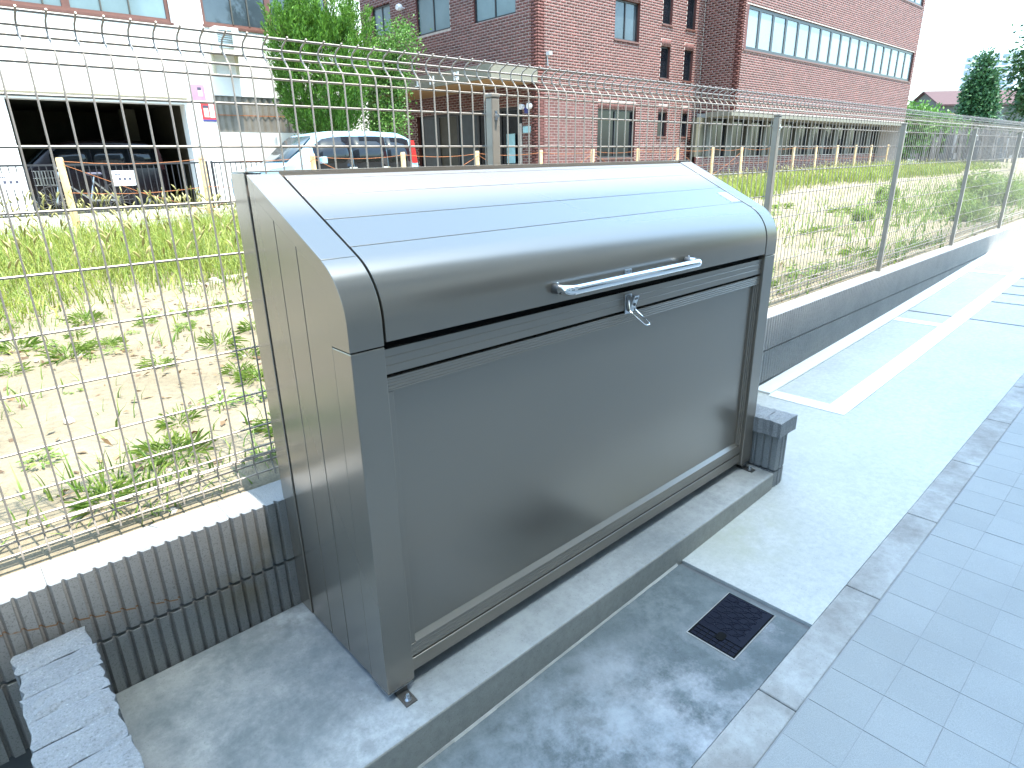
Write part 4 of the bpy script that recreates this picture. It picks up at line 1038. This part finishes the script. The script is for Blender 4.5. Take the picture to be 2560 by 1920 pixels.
# rubble
rk = []
for k in range(3):
    b = MB(); vs = []; n = 7
    for i in range(4):
        for j in range(n):
            a = 6.283*j/n; r = (.9, 1.0, .8, .3)[i]*random.uniform(.7, 1.1); vs.append((r*math.cos(a), r*math.sin(a)*.8, (-.2, .15, .5, .7)[i]*random.uniform(.8, 1.1)))
    fs = [(i*n+j, i*n+(j+1) % n, (i+1)*n+(j+1) % n, (i+1)*n+j) for i in range(3) for j in range(n)]+[tuple(range(n-1, -1, -1)), tuple(range(3*n, 4*n))]
    b.add(vs, fs); rk.append(b.mesh('stone', M['rock']))
for i in range(16):
    x, y = 1.30+random.gauss(0, .22), 4.65+random.gauss(0, .25); s = random.uniform(.02, .07)
    o = inst('stone', rk[i % 3], None, (x, y, soilz(x, y)), (random.uniform(-.3, .3), random.uniform(-.3, .3), random.uniform(0, 6)), (s, s, s)); meta(o, 'rough pale stone in the little rubble heap beside the grass', 'stone', 'rubble stones beside the grass')
for i in range(40):
    x, y = (random.uniform(-.7, .6), random.uniform(.64, 3)) if i % 2 else (random.uniform(3.2, 7), random.uniform(.7, 3)); s = random.uniform(.008, .028)
    o = inst('stone', rk[i % 3], None, (x, y, soilz(x, y)), (0, 0, random.uniform(0, 6)), (s, s, s)); meta(o, 'little loose stone lying on the bare soil near the mesh fence', 'stone', 'loose stones on the bare soil')

# ---------------------------------------------------------------- trees
def leaves_mesh(C, D, L, Wd, mat, name):
    """leaf quads at centres C with direction D"""
    n = len(C); rnd = rng.normal(0, 1, (n, 3)); s = np.cross(D, rnd); s /= np.linalg.norm(s, axis=1)[:, None]+1e-9
    L = L[:, None]; Wd = Wd[:, None]
    V = np.stack([C, C+D*L*.5+s*Wd*.5, C+D*L, C+D*L*.5-s*Wd*.5], 1).reshape(-1, 3)
    return npmesh(name, V, [np.arange(4*n).reshape(n, 4)], mat)
def crown_points(n, blobs):
    out = []; w = np.array([b[3]*b[4]*b[5] for b in blobs]); k = rng.choice(len(blobs), n, p=w/w.sum())
    u = rng.normal(0, 1, (n, 3)); u /= np.linalg.norm(u, axis=1)[:, None]; r = rng.uniform(.45, 1.0, n)**.6
    B = np.array(blobs); return B[k, :3]+u*r[:, None]*B[k, 3:6], u
def tree(name, base, blobs, label, mat, n_cl, per, L, Wd, spread, mode='broad', trunk_r=.1, group=None):
    t = thing(name, base, label, 'tree', group); base = Vector(base)
    top = Vector(blobs[0][:3]); b = MB()
    b.tube([base-Vector((0, 0, .2)), base.lerp(top, .4)+Vector((.05, .03, 0)), top], [trunk_r, trunk_r*.7, trunk_r*.25], 9)
    for q in blobs[1:]:
        c = Vector(q[:3]); s = base.lerp(top, .45+.1*random.random()); b.tube([s, s.lerp(c, .5)+Vector((0, 0, .1)), c], [trunk_r*.45, trunk_r*.3, trunk_r*.12], 6)
    b.build('trunk', M['bark'], t, smooth=True)
    C0, U = crown_points(n_cl, blobs)
    C = np.repeat(C0, per, 0); U = np.repeat(U, per, 0); n = len(C)
    if mode == 'flame':
        axis = U*np.array([.55, .55, .25])+np.array([0, 0, 1.0]); axis /= np.linalg.norm(axis, axis=1)[:, None]
        f = np.tile(np.linspace(0, 1, per), n_cl); jit = rng.normal(0, 1, (n, 3))
        C = C+axis*(f*spread*2.0)[:, None]+jit*(spread*.38*(1-.85*f))[:, None]
        D = axis*1.1+rng.normal(0, .42, (n, 3)); D /= np.linalg.norm(D, axis=1)[:, None]
    else:
        C = C+rng.normal(0, spread, (n, 3)); D = U+rng.normal(0, .9, (n, 3))+np.array([0, 0, -.2]); D /= np.linalg.norm(D, axis=1)[:, None]
    o = bpy.data.objects.new('crown', leaves_mesh(C, D, L*rng.uniform(.6, 1.2, n), Wd*rng.uniform(.7, 1.2, n), mat, 'crown')); put(o, t)
    return t
tree('juniper_tree', (7.4, 13.6, .28), [(7.1, 13.6, 3.0, .95, 1.0, 1.4), (6.5, 13.6, 3.5, .55, .6, .85), (7.2, 13.5, 4.3, .7, .7, .7), (7.95, 13.6, 3.5, .5, .6, .9), (6.95, 13.6, 2.3, .8, .85, .6), (6.25, 13.6, 4.1, .25, .3, .45), (8.15, 13.6, 4.15, .25, .3, .5), (6.75, 13.5, 4.6, .25, .3, .5)],
     'bright green juniper with flame like tufts behind the blue car', M['juniper'], 1150, 60, .10, .022, .17, 'flame', .13)
tree('garden_tree', (9.0, 13.8, .28), [(8.9, 13.8, 2.9, .45, .5, .9), (9.2, 13.6, 4.0, .5, .4, .45), (8.7, 13.6, 2.2, .45, .5, .5), (9.0, 13.7, 3.4, .5, .4, .4)],
     'small broadleaf tree with glossy leaves beside the juniper', M['broad'], 420, 26, .075, .045, .13, 'broad', .05)
tree('poplar_tree', (80, 17.4, .6), [(80, 17.1, 4.8, 1.25, 1.25, 3.0), (80, 17.35, 8.0, .75, .75, 2.2), (80, 16.9, 2.8, 1.3, 1.3, 1.6), (80, 17.2, 6.4, 1.05, 1.05, 2.0)],
     'tall dark columnar tree in front of the far apartment tower', M['darkleaf'], 900, 26, .38, .22, .36, 'broad', .25)
tree('roadside_tree', (18.6, .95, .4), [(17.8, 1.72, 2.9, .8, .75, .8), (17.6, 1.75, 2.2, .6, .6, .45), (18.0, 1.85, 3.6, .5, .5, .45)],
     'leafy dark tree reaching in above the far end of the fence', M['darkleaf'], 380, 24, .14, .05, .15, 'broad', .08)
for i, (x, y, z, rx, rz) in enumerate(((41, 11.2, 2.5, 1.0, 1.0), (43.8, 10.9, 2.3, 1.1, .9), (46.5, 10.6, 2.0, 1.0, .8), (40, 11.9, 1.6, .8, .7))):
    tree('shrub', (x, y, .5), [(x, y, z, rx, rx*.8, rz), (x+.8, y, z-.3, rx*.7, rx*.6, rz*.7)], 'rounded green shrub among the grave markers past the brick building', M['broad'], 260, 16, .22, .12, .25, 'broad', .08, 'shrubs past the brick building')

# ---------------------------------------------------------------- graveyard boards and stones beyond the lot
gs = MB(); gs.box(-.45, .45, -.45, .45, 0, .25); gs.box(-.32, .32, -.32, .32, .25, .5); gs.box(-.16, .16, -.16, .16, .5, 1.25); gsm = gs.mesh('grave_stone', M['granite'])
bd = MB(); bd.extrude([(-.05, 0), (.05, 0), (.05, 1.7), (.03, 1.75), (.05, 1.79), (.0, 1.9), (-.05, 1.79), (-.03, 1.75), (-.05, 1.7)], -.008, .008, lambda p, t: (p[0], t, p[1])); bdm = bd.mesh('memorial_board', M['oldwood'])
for i in range(46):
    x = random.uniform(38, 60); y = x*random.uniform(.185, .285)-1.08
    if i % 3 == 0:
        s = random.uniform(.8, 1.25); o = inst('grave_stone', gsm, None, (x, y, lz(x)), (0, 0, random.uniform(-.2, .2)), (s, s, s)); meta(o, 'grey stepped granite grave stone in the graveyard past the brick building', 'grave stone', 'grave stones past the brick building')
    for k in range(6):
        xx = x+random.uniform(-1.2, 1.2); yy = y+random.uniform(-.6, .8); s = random.uniform(.75, 1.05)
        o = inst('memorial_board', bdm, None, (xx, yy, lz(xx)), (random.uniform(-.08, .08), random.uniform(-.06, .06), random.uniform(-1.2, .3)), (1, 1, s)); meta(o, 'weathered grey upright memorial board in the graveyard', 'board', 'memorial boards in the graveyard')

bf = thing('board_fence', (62, 13, .6), 'grey weathered upright board fence at the back of the graveyard', 'fence')
bp = MB(); bp.box(-.015, .015, .006, .194, 0, 1.9); bpm = bp.mesh('plank', M['oldwood'])
for i in range(56): inst('plank', bpm, bf, (62+random.uniform(-.01, .01), 9.2+.2*i, .6), None, (1, 1, random.uniform(.92, 1.05)))
for z in (1.0, 2.1):
    b = MB(); b.box(62.016, 62.08, 9.2, 20.4, z, z+.09); b.build('rail', M['oldwood'], bf)
# ---------------------------------------------------------------- far house, low house, tower
def house(name, c, rot, L, Wd, he, hr, wm_, rm_, label):
    t = thing(name, c, label, 'house'); c = Vector(c); cs, sn = math.cos(rot), math.sin(rot)
    def T(u, v, z): return (c.x+u*cs-v*sn, c.y+u*sn+v*cs, c.z+z)
    b = MB(); b.extrude([(-Wd/2, 0), (Wd/2, 0), (Wd/2, he), (0, hr-.1), (-Wd/2, he)], 0, L, lambda p, u: T(u, p[0], p[1])); b.build('wall', wm_, t)
    b = MB()
    for s in (-1, 1):
        p = [T(-.4, 0, hr), T(L+.4, 0, hr), T(L+.4, s*(Wd/2+.5), he-.35), T(-.4, s*(Wd/2+.5), he-.35)]
        b.hexa(p+[tuple(Vector(q)+Vector((0, 0, .18))) for q in p])
    b.build('roof', rm_, t)
    b = MB()
    for u in np.linspace(1, L-2, 4):
        b.box(u, u+1.2, -Wd/2-.04, -Wd/2-.01, he*.55, he*.8, T); b.build('window', M['glass_mid'], t); b = MB()
    return t
hs_ = house('red_roof_house', (106, 29.4, .5), R(-38), 14, 6, 6.9, 8.5, M['housewall'], M['rooftile'], 'far grey house with a maroon pitched roof behind the graveyard')
cs_, sn_ = math.cos(R(-38)), math.sin(R(-38))
b = MB(); b.box(1.3, 6, -3.2, -3.05, 3.4, 5.7, lambda u, v, z: (106+u*cs_-v*sn_, 29.4+u*sn_+v*cs_, .5+z)); b.build('ochre_panel', M['yellowwall'], hs_)
house('white_house', (128, 23, .5), R(0), 30, 9, 6.0, 7.6, M['white_wall'], M['tower'], 'far low white house right of the dark columnar tree')
tw = thing('apartment_tower', (420, 88, 0), 'pale high rise apartment tower far behind the columnar tree', 'tower')
b = MB(); b.box(410, 440, 78, 102, 0, 47); b.build('wall', M['tower'], tw)
for fl in range(15):
    for k in range(6):
        b = MB(); z = 2+fl*3; y = 79.2+k*3.8; b.box(409.6, 409.99, y, y+2.4, z, z+1.7); b.build('window', M['hazed_tower_glass'], tw)
    b = MB(); b.box(409.2, 409.98, 78, 102, 1.2+fl*3, 1.7+fl*3); b.build('balcony', M['signwhite'], tw)
    for k in range(4):
        b = MB(); x = 412+k*7; b.box(x, x+3.4, 77.6, 77.99, 2+fl*3, 3.7+fl*3); b.build('window', M['hazed_tower_glass'], tw)

# ---------------------------------------------------------------- apartment block behind the viewer: its shade lies over path and box
YB = -3.2; XB = 8.05+TX/TY*(.48-YB); HT = .348+(.482-YB)/TY
ap = thing('apartment_building', (0, -8, 0), 'beige tiled apartment block behind the viewer shading the path', 'building')
Tb = oriented((0, YB, 0), (-1, 0, 0), (0, 1, 0))
opb = [(-XB+1.2+i*3.6, -XB+3.0+i*3.6, .9+3*f, 2.4+3*f) for i in range(9) for f in range(4)]
wallpart(ap, Tb, -XB, 26, -.3, HT, opb, M['aptwall'], .3)
for o in opb: window(ap, Tb, *o, 2, M['steel'], M['glass_mid'], .15, .05, M['kerb'])
b = MB(); b.box(-26, XB, -14, YB-.301, HT-.3, HT); b.build('roof', M['kerb'], ap)
b = MB(); b.box(XB-.3, XB, -14, YB-.301, -.3, HT-.301); b.box(-26, -25.7, -14, YB-.301, -.3, HT-.301); b.box(-25.69, XB-.301, -14, -13.7, -.3, HT-.301); b.build('side_walls', M['aptwall'], ap)
